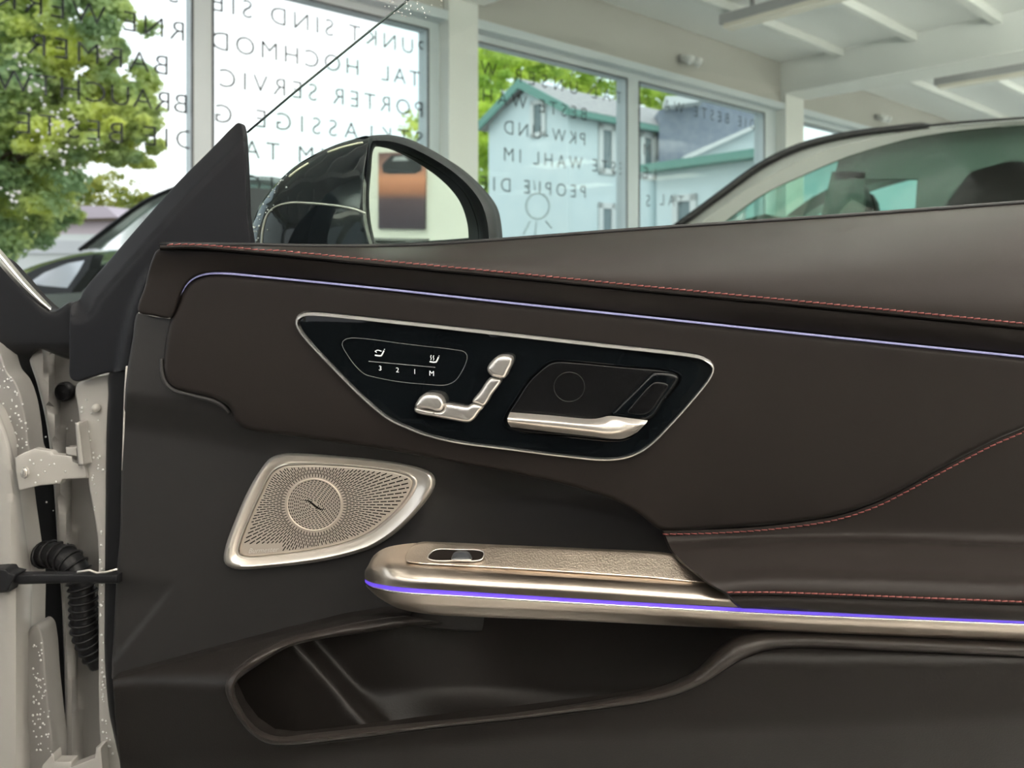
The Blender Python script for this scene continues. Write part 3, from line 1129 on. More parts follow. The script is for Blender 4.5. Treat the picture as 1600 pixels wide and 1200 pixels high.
# belt pad
rows = []
BLT, LPT = catmull(BELT, n=120), catmull(LIP, n=120)
lx = np.linspace(250, 1720, 90)
by = np.interp(lx, BLT[:, 0], BLT[:, 1])
ly = np.interp(lx, LPT[:, 0], LPT[:, 1])
v = []
ts = np.linspace(0, 1, 14)
for x, a, b in zip(lx, by, ly):
    k = np.clip((x - 250) / 350, 0.0, 1)
    dep = 0.02 + 0.068 * k
    for t in ts:
        d = 0.026 - dep * (1 - math.sin(t * PI / 2) ** 0.85)
        v.append(P(x, a + (b - a) * t, d))
    v.append(P(x, b + 2.5, 0.0245))
    v.append(P(x, b + 3.5, 0.012))
auto_smooth(obj('belt_pad', v, rows_faces(len(lx), 16), LEATHER_TOP, door), 50)
MB().tube([P(x, a + (b - a) * 0 - 1.0, 0.026 - (0.02 + 0.068 * np.clip((x - 250) / 350, 0, 1)) - 0.002) for x, a, b in zip(lx, by, ly)], 0.003, 6).build('glass_wiper_seal', RUBBER, door, True)
stitches('stitching', [(x, np.interp(x, LPT[:, 0], LPT[:, 1]) - 5.5 + 1.5 * (x < 420), 0.0262) for x in np.linspace(262, 1700, 60)], RED, door, 11, 9)

# band under the belt pad, with the light line below it
BANDO = ([(247, 390)] + [(x, y + 3.5) for x, y in LIP[1:]] + [(x, y) for x, y in AMB[::-1]] + [(266, 496), (240, 493), (216, 487), (226, 448), (238, 405)])
AMBC = catmull(AMB, n=140)


def d_band(x, y):
    q = np.stack([x, y], 1)
    s = seg_dist(q, AMBC, False)
    t = np.clip(s / 44.0, 0, 1)
    k = sst(290, 430, x)
    return (0.001 + 0.021 * np.sin(t * PI / 2)) * k + (1 - k) * (0.009 + 0.004 * (1 - sst(392, 440, y)))


relief('upper_band', BANDO, d_band, LEATHER, door, 9, 4, 0.003, 0.02)
line_tube('light_line', [(x, y + 1.5, 0.0035) for x, y in AMB], 0.0011, LAVENDER, door)
MAINC = catmull(MAIN, step=6, closed=True)


def d_main(x, y):
    return 0.004 + 0.004 * np.sin(np.clip((y - 420) / 420, 0, 1) * PI) - 0.012 * sst(640, 760, y) * (1 - sst(700, 1000, x)) * 0.5


relief('door_panel', MAIN, d_main, LEATHER, door, 11, 8, 0.006, 0.035)

# speaker carrier panel under and left of the leather
SPK = [(216, 488), (240, 493), (268, 496), (300, 540), (340, 600), (420, 655), (700, 700), (1000, 780), (1060, 830), (1090, 880), (1080, 940),
       (1000, 985), (700, 985), (600, 972), (520, 982), (437, 1001), (330, 1022), (250, 1043), (177, 1063), (175, 1045), (177, 1000), (181, 923), (183, 885),
       (187, 841), (190, 725), (195, 623), (199, 579), (207, 530)]


def d_spk(x, y):
    q = np.stack([x, y], 1)
    s = seg_dist(q, MAINC)
    sh = sst(612 + (x - 200) * 0.10, 672 + (x - 200) * 0.18, y)
    d = -0.002 - 0.024 * sh
    d = d - 0.045 * sst(640, 800, x) * sst(700, 780, y)
    # faint crease from the lower left corner
    t = (x - 176) * 0.78 + (y - 1035) * 0.62
    d = d - 0.004 * (1 - sst(-3, 3, t)) * sst(900, 940, y)
    return d


relief('speaker_panel', SPK, d_spk, SMOOTH, door, 6, 4, 0.004, 0.03)

line_tube('panel_lip', [(253, 560, 0.0), (253.5, 580, 0.002), (257.5, 595, 0.003), (270, 608.5, 0.003), (301, 618, 0.003), (333, 626, 0.003), (350, 635.5, 0.001), (358, 645, -0.003)], 0.0024, SMOOTH, door, step=4, n=10)
line_tube('panel_joint', [(217, 488.5, 0.0035), (240, 494, 0.0035), (266, 497.5, 0.0035)], 0.0006, mat('pale_edge', (0.45, 0.43, 0.41), 0.4), door)

# ---- control panel
FRAMEO = [(462, 506), (463, 497), (468, 490.5), (476, 487), (487, 486), (620, 499), (760, 514.5), (940, 535), (1081, 551), (1098, 555), (1109, 562), (1115, 571), (1115.5, 580), (1109, 594),
          (1081, 629), (1045, 669), (1019, 695), (1000, 708), (976, 717), (945, 720), (879, 714), (800, 704), (710, 692), (665, 681), (636, 670), (606.5, 656), (566, 623), (519, 576), (485, 540), (467, 518)]
relief('control_panel', FRAMEO, lambda x, y: 0.0095, GLOSS, door, 16, 3, 0.002, 0.012)
cpanel = [c for c in door.children if c.name.startswith('control_panel')][0]
fo = catmull(FRAMEO, n=240, closed=True)
T = np.roll(fo, -1, 0) - np.roll(fo, 1, 0)
T /= np.linalg.norm(T, axis=1, keepdims=True)
Nn = np.stack([-T[:, 1], T[:, 0]], 1)
if not inside(fo[:1] + Nn[:1] * 3, fo)[0]:
    Nn = -Nn
v = []
for (x, y), (nx, ny) in zip(fo, Nn):
    top = max(0.0, ny)
    w = 3.4 + 5.2 * top
    for t, h1, h2 in ((0, 0.0066, 0.0050), (0.10, 0.0104, 0.0066), (0.32, 0.0124, 0.0096), (0.6, 0.0126, 0.0126), (0.88, 0.0112, 0.0142), (1.0, 0.0092, 0.0092)):
        h = h1 * (1 - top) + h2 * top
        v.append(P(x + nx * (w * t - 0.6), y + ny * (w * t - 0.6), h))
auto_smooth(obj('panel_frame', v, rows_faces(240, 6, close_r=True), mat('frame_silver', (0.88, 0.87, 0.85), 0.24, 0.72), cpanel), 60)
PADO = [(534.5, 538), (537, 532), (546, 528.5), (566, 529), (642, 538.6), (710, 546.5), (726, 550), (730, 556), (728, 567), (719, 585), (710, 596), (696, 601.6), (665, 600.5), (620, 596), (584, 589), (570.5, 585), (557, 573.5), (543.5, 555.5)]
line_tube('memory_pad_outline', [(x, y, 0.0096) for x, y in PADO], 0.00035, GREY_LINE, cpanel, True, 5)
MB().tube([P(576, 564.5, 0.0097), P(630, 569.5, 0.0097), P(680, 574, 0.0097)], 0.0003, 6).build('divider_line', mat('light_grey_line', (0.22, 0.22, 0.22), 0.4), cpanel)


def flat_text(name, s, px, py, h, m, parent, d, slope=0.0, shear=0.0):
    """Small printed text on the door; px,py = centre, h = height in pixels."""
    vv, ff = text_mesh(s, 1.0, 1.0, 0.0, 0.0, shear)
    xs = [p[0] for p in vv]
    ys = [p[1] for p in vv]
    k = h / (max(ys) - min(ys))
    cx, cy = (max(xs) + min(xs)) / 2, (max(ys) + min(ys)) / 2
    pts = [P(px + (p[0] - cx) * k, py - (p[1] - cy) * k + (p[0] - cx) * k * slope, d) for p in vv]
    return obj(name, pts, ff, m, parent, fix=False)


for s, x, y in (('3', 594, 575.2), ('2', 621, 578), ('1', 648, 580.5), ('M', 674.5, 583.3)):
    flat_text('digit', s, x, y, 7.5, WHITE_PRINT, cpanel, 0.0099, 0.1)


def icon(parts, name):
    b = MB()
    for pl in parts:
        c = catmull(pl[0], n=10)
        b.tube([P(x, y, 0.0099) for x, y in c], pl[1] * 0.0006, 5)
    o = b.build(name, WHITE_PRINT, cpanel, True)
    for vtx in o.data.vertices:
        pass
    return o


icon([([(586, 555), (593, 556), (596.5, 555.5)], 1.2), ([(596.5, 555), (598.5, 551), (600, 548)], 1.2), ([(600.5, 546.5), (600.8, 545.5)], 0.9), ([(586, 549), (590, 547.2), (596, 548.8)], 0.7), ([(586, 549), (588.5, 550.5)], 0.7)], 'seat_vent_icon')
icon([([(671.5, 565), (678, 566), (682, 565.5)], 1.2), ([(682, 565), (684, 561), (685.3, 558)], 1.2), ([(685.8, 556.6), (686, 555.8)], 0.9), ([(673, 562.5), (674, 560), (672.8, 557.5), (673.8, 555)], 0.6), ([(677, 563), (678, 560.5), (676.8, 558), (677.8, 555.5)], 0.6)], 'seat_heat_icon')

# ---- seat adjuster
seat = relief('seat_switch', [(648, 636.5), (648, 642), (653, 646), (680, 651.5), (710, 657), (726, 659.8), (734, 659.5), (742, 654), (749, 644), (756, 635.5), (748, 632), (737, 631), (731, 634.5), (724, 634.5), (712, 632.5), (696, 631), (690, 641.5), (670, 640)],
              lambda x, y: 0.0185, SILVER, door, 4, 5, 0.006, 0.010)
relief('seat_base_cap', [(648.5, 635), (652, 626.5), (658, 618.5), (664, 615.5), (672, 615), (684, 617), (690, 621), (694.5, 631), (689, 642), (670, 639)],
       lambda x, y: 0.0235, SILVER, seat, 4, 5.5, 0.007, 0.014)
relief('seat_back_bar', [(738, 628), (750, 611), (766, 590), (775, 590), (784, 593.5), (770, 615), (756.5, 634.5), (746, 631)], lambda x, y: 0.0190, SILVER, seat, 4, 5, 0.006, 0.010)
relief('headrest_cap', [(761, 577), (763.5, 570), (775, 558), (783, 555.2), (796, 556), (801.5, 560), (801, 568), (796, 578), (788.5, 591), (778, 590), (768, 587.5), (763, 582)],
       lambda x, y: 0.0240, SILVER, seat, 4, 5.5, 0.007, 0.014)

# ---- door handle in its recess
RECO = [(785, 661.5), (788, 649), (804, 623), (822, 595), (838, 579), (855, 565.5), (866, 562), (888, 562.5), (970, 570), (1052, 578.5), (1064, 584), (1066, 592), (1058, 605), (1036, 631), (1016.5, 655), (1000, 673), (983, 686), (964, 690), (880, 683), (800, 675), (789, 669)]
rc = catmull(RECO, n=160, closed=True)
cx, cy = 925, 628
v = []
for (x, y) in rc:
    dx, dy = x - cx, y - cy
    Ls = math.hypot(dx, dy)
    for inn, h in ((0, 0.0098), (1.5, 0.0112), (3.0, 0.0104), (6.0, 0.006), (7.0, 0.002)):
        k = 1 - inn / Ls
        v.append(P(cx + dx * k, cy + dy * k, h))
auto_smooth(obj('handle_recess_rim', v, rows_faces(160, 5, close_r=True), GLOSS, cpanel), 70)
handle = relief('handle_plate', [(cx + (x - cx) * 0.955, cy + (y - cy) * 0.94) for x, y in RECO], lambda x, y: 0.0112 + 0.0016 * np.cos((x - 925) / 140), SATINBLACK, door, 8, 2, 0.0008, 0.003)
line_tube('lock_sensor_ring', [(889.5 + 24 * math.cos(a), 604.5 + 23 * math.sin(a), 0.0126) for a in np.linspace(0, 2 * PI, 17)[:-1]], 0.00045, mat('black_groove', (0.001, 0.001, 0.001), 0.5), handle, True, 4)
rows = [[(797, 644, 0.014), (855, 648.5, 0.014), (926, 654.5, 0.014), (940, 652.5, 0.016), (951, 650, 0.019), (985, 653.5, 0.019), (1012, 657, 0.017)],
        [(794, 651, 0.026), (855, 656, 0.028), (926, 662, 0.028), (943, 661, 0.027), (958, 656, 0.026), (988, 660, 0.024), (1010, 660.5, 0.019)],
        [(793, 656, 0.029), (855, 661, 0.031), (926, 667, 0.031), (945, 667, 0.030), (962, 662, 0.028), (990, 665, 0.026), (1007, 664, 0.020)],
        [(794, 661, 0.026), (855, 668, 0.028), (926, 675, 0.029), (950, 677, 0.029), (968, 674, 0.028), (985, 673, 0.024), (1001, 670, 0.019)],
        [(798, 667, 0.015), (855, 674, 0.015), (926, 682, 0.016), (955, 685.5, 0.016), (972, 685.5, 0.016), (985, 681, 0.015), (996, 675, 0.014)]]
skin('handle_lever', rows, SATIN, handle, 60, 5)
relief('handle_grip_back', [(955, 648), (966.6, 633), (990, 610), (1012, 588), (1019, 582), (1026, 580.5), (1056, 584), (1061.5, 590), (1057, 602), (1040, 624), (1016.5, 655)],
       lambda x, y: 0.017 + 0.0 * x, GLOSS, handle, 7, 6, 0.005, 0.008)
relief('handle_grip_groove', [(978, 645), (990, 628), (1012, 603), (1022, 596), (1042, 598), (1046, 603), (1034, 622), (1012, 648)],
       lambda x, y: 0.0175, SATINBLACK, handle, 6, 4, 0.003, 0.001)

# ---- speaker
SO = [(85, 790), (100, 700), (150, 560), (250, 330), (340, 180), (400, 112), (470, 84), (560, 78), (800, 92), (1100, 120), (1300, 150), (1440, 186), (1498, 222), (1515, 270), (1500, 325), (1430, 430),
      (1300, 570), (1200, 650), (1080, 720), (900, 775), (700, 815), (400, 850), (180, 862), (120, 845), (92, 820)]
SI = [(190, 720), (230, 600), (330, 370), (400, 230), (440, 190), (500, 165), (600, 158), (800, 160), (1100, 185), (1280, 215), (1340, 240), (1362, 275), (1340, 340), (1270, 440), (1150, 550), (1050, 620),
      (900, 680), (700, 725), (450, 760), (260, 775), (205, 765), (190, 745)]
sz = lambda q: [(x / 4.324 + 330, y / 4.324 + 690) for x, y in q]
SO, SI = sz(SO), sz(SI)
SC = (700 / 4.324 + 330, 440 / 4.324 + 690)


def by_angle(loop, n=200):
    C = catmull(loop, n=1600, closed=True)
    a = np.unwrap(np.arctan2(C[:, 1] - SC[1], C[:, 0] - SC[0]))
    if a[-1] < a[0]:
        C, a = C[::-1], a[::-1]
    a = a - 2 * PI * np.floor(a[0] / (2 * PI))
    C3 = np.vstack([C, C, C])
    a3 = np.concatenate([a - 2 * PI, a, a + 2 * PI])
    o = np.argsort(a3)
    th = np.linspace(0, 2 * PI, n, endpoint=False) + 2 * PI
    return np.stack([np.interp(th, a3[o], C3[o, k]) for k in range(2)], 1)


so, si = by_angle(SO), by_angle(SI)
SD = -0.020
v = []
for a, b in zip(so, si):
    for t, h in ((-0.01, -0.004), (0.02, 0.004), (0.10, 0.0085), (0.22, 0.0105), (0.40, 0.0095), (0.62, 0.006), (0.80, 0.0032), (0.86, 0.0042), (0.93, 0.0042), (1.0, 0.0005), (1.01, -0.004)):
        q = a + (b - a) * t
        v.append(P(q[0], q[1], SD + h))
ring = auto_smooth(obj('speaker_ring', v, rows_faces(200, 11, close_r=True), SATIN, door), 60)
relief('speaker_grille', SI, lambda x, y: SD + 0.0022, GRILLE, ring, 14, 3, 0.0012, 0.004)
cxx, cyy = 695 / 4.324 + 330, 427 / 4.324 + 690
sin_ = catmull(SI, n=300, closed=True)
b = MB()
rx, na = 43.0, 132
DE = SD + 0.00235


def slot(q):
    b.add([P(x, y, DE) for x, y in q], [(0, 1, 2, 3)])


bound = seg_dist
for i in range(na):                                  # radial dashes, staggered, cut off near the rim
    th = 2 * PI * i / na
    c_, s_ = math.cos(th), 0.945 * math.sin(th)
    rr = np.arange(rx, 190, 0.5)
    pts = np.stack([cxx + rr * c_, cyy + rr * s_], 1)
    okk = inside(pts, sin_) & (seg_dist(pts, sin_) > 4.2) & ~((pts[:, 0] < 440) & (pts[:, 1] > 850 - (pts[:, 0] - 380) * 0.03))
    rmax = rr[np.argmin(okk)] if not okk.all() else rr[-1]
    r = rx + 3.0 + (4.8 if i % 2 else 0)
    while r < rmax - 2.5:
        ln = min(7.6 + 0.035 * (r - rx), rmax - r)
        w = 0.62 + 0.0045 * (r - rx)
        nx, ny = -math.sin(th) * w, math.cos(th) * w * 0.945
        e0, e1 = (cxx + r * c_, cyy + r * s_), (cxx + (r + ln) * c_, cyy + (r + ln) * s_)
        slot([(e0[0] - nx, e0[1] - ny), (e1[0] - nx, e1[1] - ny), (e1[0] + nx, e1[1] + ny), (e0[0] + nx, e0[1] + ny)])
        r += ln + 2.0
for kring in range(12):                              # tangential dashes inside the circle
    r = 6.5 + kring * 2.95
    nn = max(8, int(2 * PI * r / 5.6))
    for jj in range(nn):
        t0 = 2 * PI * (jj + 0.5 * (kring % 2)) / nn
        t1_ = t0 + 2 * PI / nn * 0.66
        q = []
        for rr_, tt in ((r, t0), (r, t1_), (r + 1.35, t1_), (r + 1.35, t0)):
            q.append((cxx + rr_ * math.cos(tt), cyy + rr_ * 0.945 * math.sin(tt)))
        slot(q)
o = b.build('grille_slots', SLOT, ring, fix=False)
o['kind'] = 'stuff'
line_tube('grille_circle', [(cxx + 42.5 * math.cos(a), cyy + 40.2 * math.sin(a), SD + 0.0026) for a in np.linspace(0, 2 * PI, 25)[:-1]], 0.0008, GRILLE, ring, True, 4)
em = catmull([(cxx - 15, cyy - 7), (cxx - 9, cyy - 6.5), (cxx - 3, cyy - 2), (cxx + 3, cyy + 3), (cxx + 9, cyy + 6.5), (cxx + 16, cyy + 7)], n=20)
MB().tube([P(x, y, SD + 0.0028) for x, y in em], [0.0003 + 0.0007 * math.sin(PI * i / 19) for i in range(20)], 6).build('wave_emblem', SLOT, ring, True)
flat_text('lettering', 'Burmester', 412, 859.5, 7.5, mat('pale_engraving', (0.85, 0.82, 0.78), 0.35, 0.6), ring, SD + 0.0026, -0.06, 0.35)

# ---- metal armrest rail
R0 = [(575, 884, 0.0), (584, 868, 0.006), (600, 857, 0.012), (625, 851, 0.018), (668, 848, 0.022), (900, 858, 0.022), (1050, 868, 0.022), (1200, 878, 0.022)]
R1 = [(572, 889, 0.006), (581, 877, 0.022), (600, 871, 0.040), (636, 874, 0.046), (742, 885, 0.049), (900, 895, 0.049), (1116, 909, 0.049), (1230, 917, 0.049)]
R1b = [(570.5, 892, 0.008), (578, 885, 0.030), (600, 884, 0.055), (638, 887, 0.060), (742, 896, 0.0625), (900, 905, 0.0625), (1124, 920, 0.0625), (1235, 927, 0.0625)]
R2 = [(570, 897, 0.009), (577, 897, 0.034), (600, 899, 0.061), (638, 903, 0.0705), (742, 911, 0.073), (900, 920, 0.073), (1130, 935, 0.073), (1240, 941, 0.073)]
R3 = [(570, 905, 0.009), (577, 909, 0.036), (600, 914, 0.063), (632, 918, 0.072), (742, 925, 0.0745), (900, 935, 0.0745), (1159, 949, 0.0745), (1245, 953, 0.0745)]
rail = skin('armrest_rail', [R0, R1, R1b, R2, R3], BRUSHED, door, 110, 6, sharp=80)
A3 = [(x, y, d - 0.001) for x, y, d in R3[:6]] + [(1159, 950, 0.0735), (1240, 954.5, 0.0735), (1600, 970, 0.0735), (1720, 976, 0.0735)]
A4 = [(570.5, 910, 0.009), (577, 915.5, 0.036), (600, 921, 0.063), (632, 925.5, 0.072), (742, 932.5, 0.0745), (900, 942, 0.0745), (1159, 956.5, 0.0745), (1240, 960.5, 0.0745), (1600, 975.5, 0.0745), (1720, 981, 0.0745)]
skin('ambient_strip', [A3, A4], BLUE, rail, 110, 2)
ac = catmull(A4, n=140)
MB().tube([P(x, y + 0.6, d + 0.0002) for x, y, d in ac], 0.0008, 6).build('strip_edge', CHROME, rail, True)
B5 = [(572, 915, 0.009), (580, 922, 0.034), (600, 930, 0.058), (634, 935, 0.068), (742, 941, 0.071), (900, 950, 0.071), (1159, 963, 0.071), (1240, 966, 0.071), (1600, 982, 0.071), (1720, 988, 0.071)]
B6 = [(576, 920, 0.008), (588, 931, 0.030), (608, 941, 0.050), (640, 948, 0.060), (742, 953, 0.064), (900, 960, 0.064), (1159, 973, 0.064), (1240, 977, 0.064), (1600, 993, 0.064), (1720, 999, 0.064)]
B7 = [(584, 926, 0.004), (600, 938, 0.018), (622, 950, 0.030), (664, 959, 0.040), (742, 964, 0.044), (900, 970, 0.046), (1159, 983, 0.046), (1240, 987, 0.046), (1600, 1003, 0.046), (1720, 1009, 0.046)]
B8 = [(590, 924, -0.01), (605, 935, -0.01), (630, 942, -0.01), (664, 948, -0.01), (742, 952, -0.01), (900, 957, -0.01), (1159, 970, -0.01), (1240, 974, -0.01), (1600, 990, -0.01), (1720, 996, -0.01)]
skin('lower_rail', [A4, B5, B6, B7, B8], BRUSHED, rail, 130, 5, sharp=80)

PLT = [(633, 873), (636, 863), (645, 852.5), (658, 848.5), (680, 848.5), (780, 853), (900, 858), (1048, 867), (1070, 874), (1095, 892), (1115, 908), (1000, 901.5), (900, 895), (820, 890), (742, 885.5), (650, 880), (638, 878)]


def d_plate(x, y):
    yb = np.interp(x, [600, 668, 900, 1050, 1200], [852, 848, 858, 868, 878])
    yf = np.interp(x, [600, 636, 742, 900, 1116, 1230], [871, 874, 885, 895, 909, 917])
    return 0.022 + np.clip((y - yb) / (yf - yb), -0.1, 1.15) * 0.027 + 0.0022


KNURL = mat('knurled_champagne_metal', (0.70, 0.61, 0.52), 0.36, 1.0, bump=('voronoi', 700, 0.35, 0.0006))
plate = relief('switch_plate', PLT, d_plate, KNURL, rail, 7, 2.5, 0.0012, 0.003)
sp4 = lambda q: [(x / 4.444 + 540, y / 4.444 + 820) for x, y in q]
relief('switch_slot', sp4([(570, 228), (590, 195), (625, 174), (780, 172), (930, 178), (962, 194), (948, 236), (915, 249), (760, 250), (600, 246)]),
       lambda x, y: d_plate(x, y) + 0.0012, SLOT, rail, 5, 1.5, 0.0008, 0.002)
MB().tube([P(x, y, float(d_plate(np.array([x]), np.array([y]))[0]) + 0.0022) for x, y in catmull(sp4([(570, 228), (590, 195), (625, 174), (780, 172), (930, 178), (962, 194), (948, 236), (915, 249), (760, 250), (600, 246)]), n=60, closed=True)],
          0.0006, 6, True).build('switch_bezel', SATIN, rail, True)
relief('window_switch', sp4([(735, 245), (745, 205), (770, 188), (830, 184), (860, 205), (875, 245), (800, 250)]),
       lambda x, y: d_plate(x, y) + 0.006, mat('switch_grey', (0.035, 0.038, 0.042), 0.35), rail, 4, 5, 0.004, 0.006)
MB().tube([P(x, y, float(d_plate(np.array([x]), np.array([y]))[0]) + 0.0068) for x, y in sp4([(735, 243), (800, 247), (873, 244)])], 0.0006, 6).build('switch_edge', SATIN, rail, True)

# ---- leather armrest
a0 = [(1036, 829.5, 0.006), (1130, 827, 0.006), (1230, 819, 0.006), (1310, 806, 0.006), (1370, 786, 0.006), (1420, 761, 0.006), (1480, 728, 0.006), (1550, 691, 0.006), (1600, 669, 0.006), (1720, 608, 0.006)]
a1 = [(1041, 840, 0.007), (1150, 833, 0.007), (1250, 829, 0.007), (1400, 822, 0.006), (1600, 800, 0.006), (1720, 790, 0.006)]
a2 = [(1045, 850, 0.012), (1150, 842, 0.010), (1250, 839, 0.010), (1400, 840, 0.010), (1600, 845, 0.010), (1720, 849, 0.010)]
a2b = [(1052, 862, 0.027), (1155, 852, 0.027), (1252, 849, 0.027), (1400, 851, 0.027), (1600, 857, 0.027), (1720, 861, 0.027)]
a3 = [(1068, 879, 0.046), (1165, 872, 0.046), (1260, 871, 0.046), (1400, 874, 0.046), (1600, 880, 0.046), (1720, 884, 0.046)]
a4 = [(1088, 895, 0.063), (1185, 890, 0.062), (1280, 890, 0.062), (1400, 893, 0.062), (1600, 900, 0.062), (1720, 904, 0.062)]
a5 = [(1106, 909, 0.077), (1197, 903, 0.0765), (1288, 904, 0.0765), (1400, 907, 0.0765), (1600, 914, 0.0765), (1720, 918, 0.0765)]
a5b = [(1122, 919, 0.0825), (1204, 915, 0.0825), (1294, 917, 0.0825), (1400, 921, 0.0825), (1600, 928, 0.0825), (1720, 932, 0.0825)]
a6 = [(1136, 927, 0.084), (1210, 927, 0.084), (1300, 930, 0.084), (1400, 934, 0.084), (1600, 942, 0.084), (1720, 947, 0.084)]
a7 = [(1140, 932, 0.080), (1212, 931.5, 0.080), (1302, 934.5, 0.080), (1402, 938.5, 0.080), (1600, 946.5, 0.080), (1720, 951.5, 0.080)]
arm = skin('armrest', [a0, a1, a2, a2b, a3, a4, a5, a5b, a6, a7], LEATHER, door, 90, 5, sharp=80)
b0 = [(x, y - 0.5, d + 0.0002) for x, y, d in a7]
b1 = [(1147, 940, 0.0825), (1215, 940, 0.0825), (1305, 944, 0.0825), (1405, 949, 0.0825), (1600, 958, 0.0825), (1720, 963, 0.0825)]
b2 = [(1158, 949, 0.0795), (1220, 950, 0.0795), (1310, 956, 0.0795), (1410, 961, 0.0795), (1600, 969, 0.0795), (1720, 975, 0.0795)]
b3 = [(1160, 951, 0.070), (1221, 953, 0.070), (1311, 958, 0.070), (1411, 963, 0.070), (1600, 971, 0.070), (1720, 977, 0.070)]
skin('armrest_front', [b0, b1, b2, b3], LEATHER, arm, 80, 4, sharp=80)
# left cheek that closes the armrest towards the rail
edge = [a0[0], a1[0], a2[0], a2b[0], a3[0], a4[0], a5[0], a5b[0], a6[0], a7[0], b1[0], b2[0], b3[0]]
skin('armrest_cheek', [[e for e in edge], [(e[0] - 3, e[1] + 1.5, e[2] - 0.012) for e in edge], [(e[0] + 4, e[1] + 4, max(-0.02, e[2] - 0.05)) for e in edge]], LEATHER, arm, 50, 4)
stitches('stitching', [(x, y + 5.5, d + 0.0014) for x, y, d in catmull(a0, n=60)], RED, arm, 11, 9, 0.0006, -0.1)
stitches('stitching', [(x, y - 1.5, d + 0.001) for x, y, d in catmull(a6, n=60)], RED, arm, 11, 9, 0.0006, 0.05)

# ---- lower panel with map pocket
OUTR = [(640, 963), (599, 967), (531, 979), (464, 994), (437, 1003), (396, 1026), (363, 1051), (353, 1067), (355, 1088), (376, 1127), (396, 1149), (417, 1161), (447, 1164), (531, 1156), (690, 1136), (828, 1121),
        (1006, 1097), (1054, 1086), (1101, 1066), (1150, 1034), (1190, 1017), (1240, 1012), (1400, 1017), (1600, 1026), (1720, 1031)]
INR = [(690, 973), (632, 979), (565, 989), (497, 999), (454, 1010), (433, 1020), (403, 1039), (377, 1058), (367, 1069), (368, 1085), (377, 1106), (396, 1132), (417, 1146), (443, 1151), (484, 1146), (650, 1129), (816, 1112),
       (1006, 1080), (1054, 1065), (1089, 1047), (1122, 1015), (1155, 992), (1215, 984), (1400, 989), (1600, 999), (1720, 1004)]
oc = catmull(OUTR, n=160)
LOWO = [(176, 1060), (250, 1040), (330, 1018.5), (437, 990), (531, 967), (600, 956)] + [tuple(q) for q in oc[::3]] + [(1720, 1060), (1720, 1250), (900, 1250), (198, 1250), (188, 1200), (180, 1120)]


def seam_y(x):
    return np.interp(x, [176, 330, 437, 531, 600, 700], [1060, 1018, 990, 967, 956, 950])


def d_low(x, y):
    k = sst(150, 480, x)
    amp = 0.004 + 0.066 * k
    rg = np.interp(x, [176, 360, 500, 800], [1064, 1078, 1060, 1040]) + 4
    t = np.clip((y - seam_y(x)) / np.maximum(rg - seam_y(x), 6), 0, 1)
    d = -0.012 + amp * np.sin(t * PI / 2)
    cr = np.interp(x, [176, 440, 850, 1600], [1190, 1180, 1150, 1118])
    return d - np.clip(y - cr, 0, 200) * 0.00022


relief('lower_panel', LOWO, d_low, GRAIN, door, 11, 3, 0.002, 0.02, curve=False)
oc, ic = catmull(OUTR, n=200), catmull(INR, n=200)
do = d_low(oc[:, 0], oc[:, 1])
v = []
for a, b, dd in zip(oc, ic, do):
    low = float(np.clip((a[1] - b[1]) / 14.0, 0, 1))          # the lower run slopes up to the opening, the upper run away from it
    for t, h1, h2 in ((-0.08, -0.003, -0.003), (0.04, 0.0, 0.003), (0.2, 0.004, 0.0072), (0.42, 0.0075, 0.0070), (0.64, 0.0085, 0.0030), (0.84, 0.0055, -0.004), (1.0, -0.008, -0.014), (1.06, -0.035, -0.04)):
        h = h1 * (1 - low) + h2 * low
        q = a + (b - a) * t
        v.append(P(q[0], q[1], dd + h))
auto_smooth(obj('pocket_rim', v, rows_faces(200, 8), mat('lit_rim_grain', (0.024, 0.0195, 0.0175), 0.45, bump=('noise', 620, 0.25, 0.0006), spec=0.45), door), 80)  # same plastic as the panel, coloured lighter so the rim reads as lit
PIN = [(700, 960), (632, 966), (565, 976), (497, 987), (440, 1005), (400, 1030), (370, 1054), (355, 1072), (360, 1095), (380, 1130), (410, 1158), (450, 1164), (650, 1142), (816, 1124), (1006, 1092), (1060, 1076), (1100, 1054), (1140, 1020), (1180, 992), (1000, 975), (850, 966)]


def d_pin(x, y):
    t = (x - 465) * 0.74 - (y - 1020) * 0.67      # distance right of the bottle-holder ridge
    d = 0.004 + 0.004 * np.exp(-(t / 20.0) ** 2) - 0.020 * sst(-2, 40, t) - 0.035 * sst(60, 260, t)
    d = d + 0.02 * sst(1070, 1150, y) * sst(480, 600, x)
    d = d - 0.03 * (1 - sst(400, 460, x)) * 0
    return d - 0.012


relief('pocket_liner', PIN, d_pin, GRAIN, door, 6, 0, 0, 0, smooth=179)

# ---- closed rear end of the door, beyond the frame
EP = [(312, -0.085), (309, -0.062), (380, -0.02), (450, 0.012), (520, 0.026), (560, 0.004), (607, 0.004), (790, 0.004), (850, 0.012), (884, 0.046), (904, 0.062), (930, 0.082), (948, 0.084), (975, 0.078), (999, 0.064), (1009, 0.05),
      (1030, 0.06), (1118, 0.052), (1248, 0.028), (1248, -0.085)]
MB().prism([P(1716, y, d) for y, d in EP], Vector((1, -0.14, 0)).normalized() * 0.05).build('door_end', SMOOTH, door)

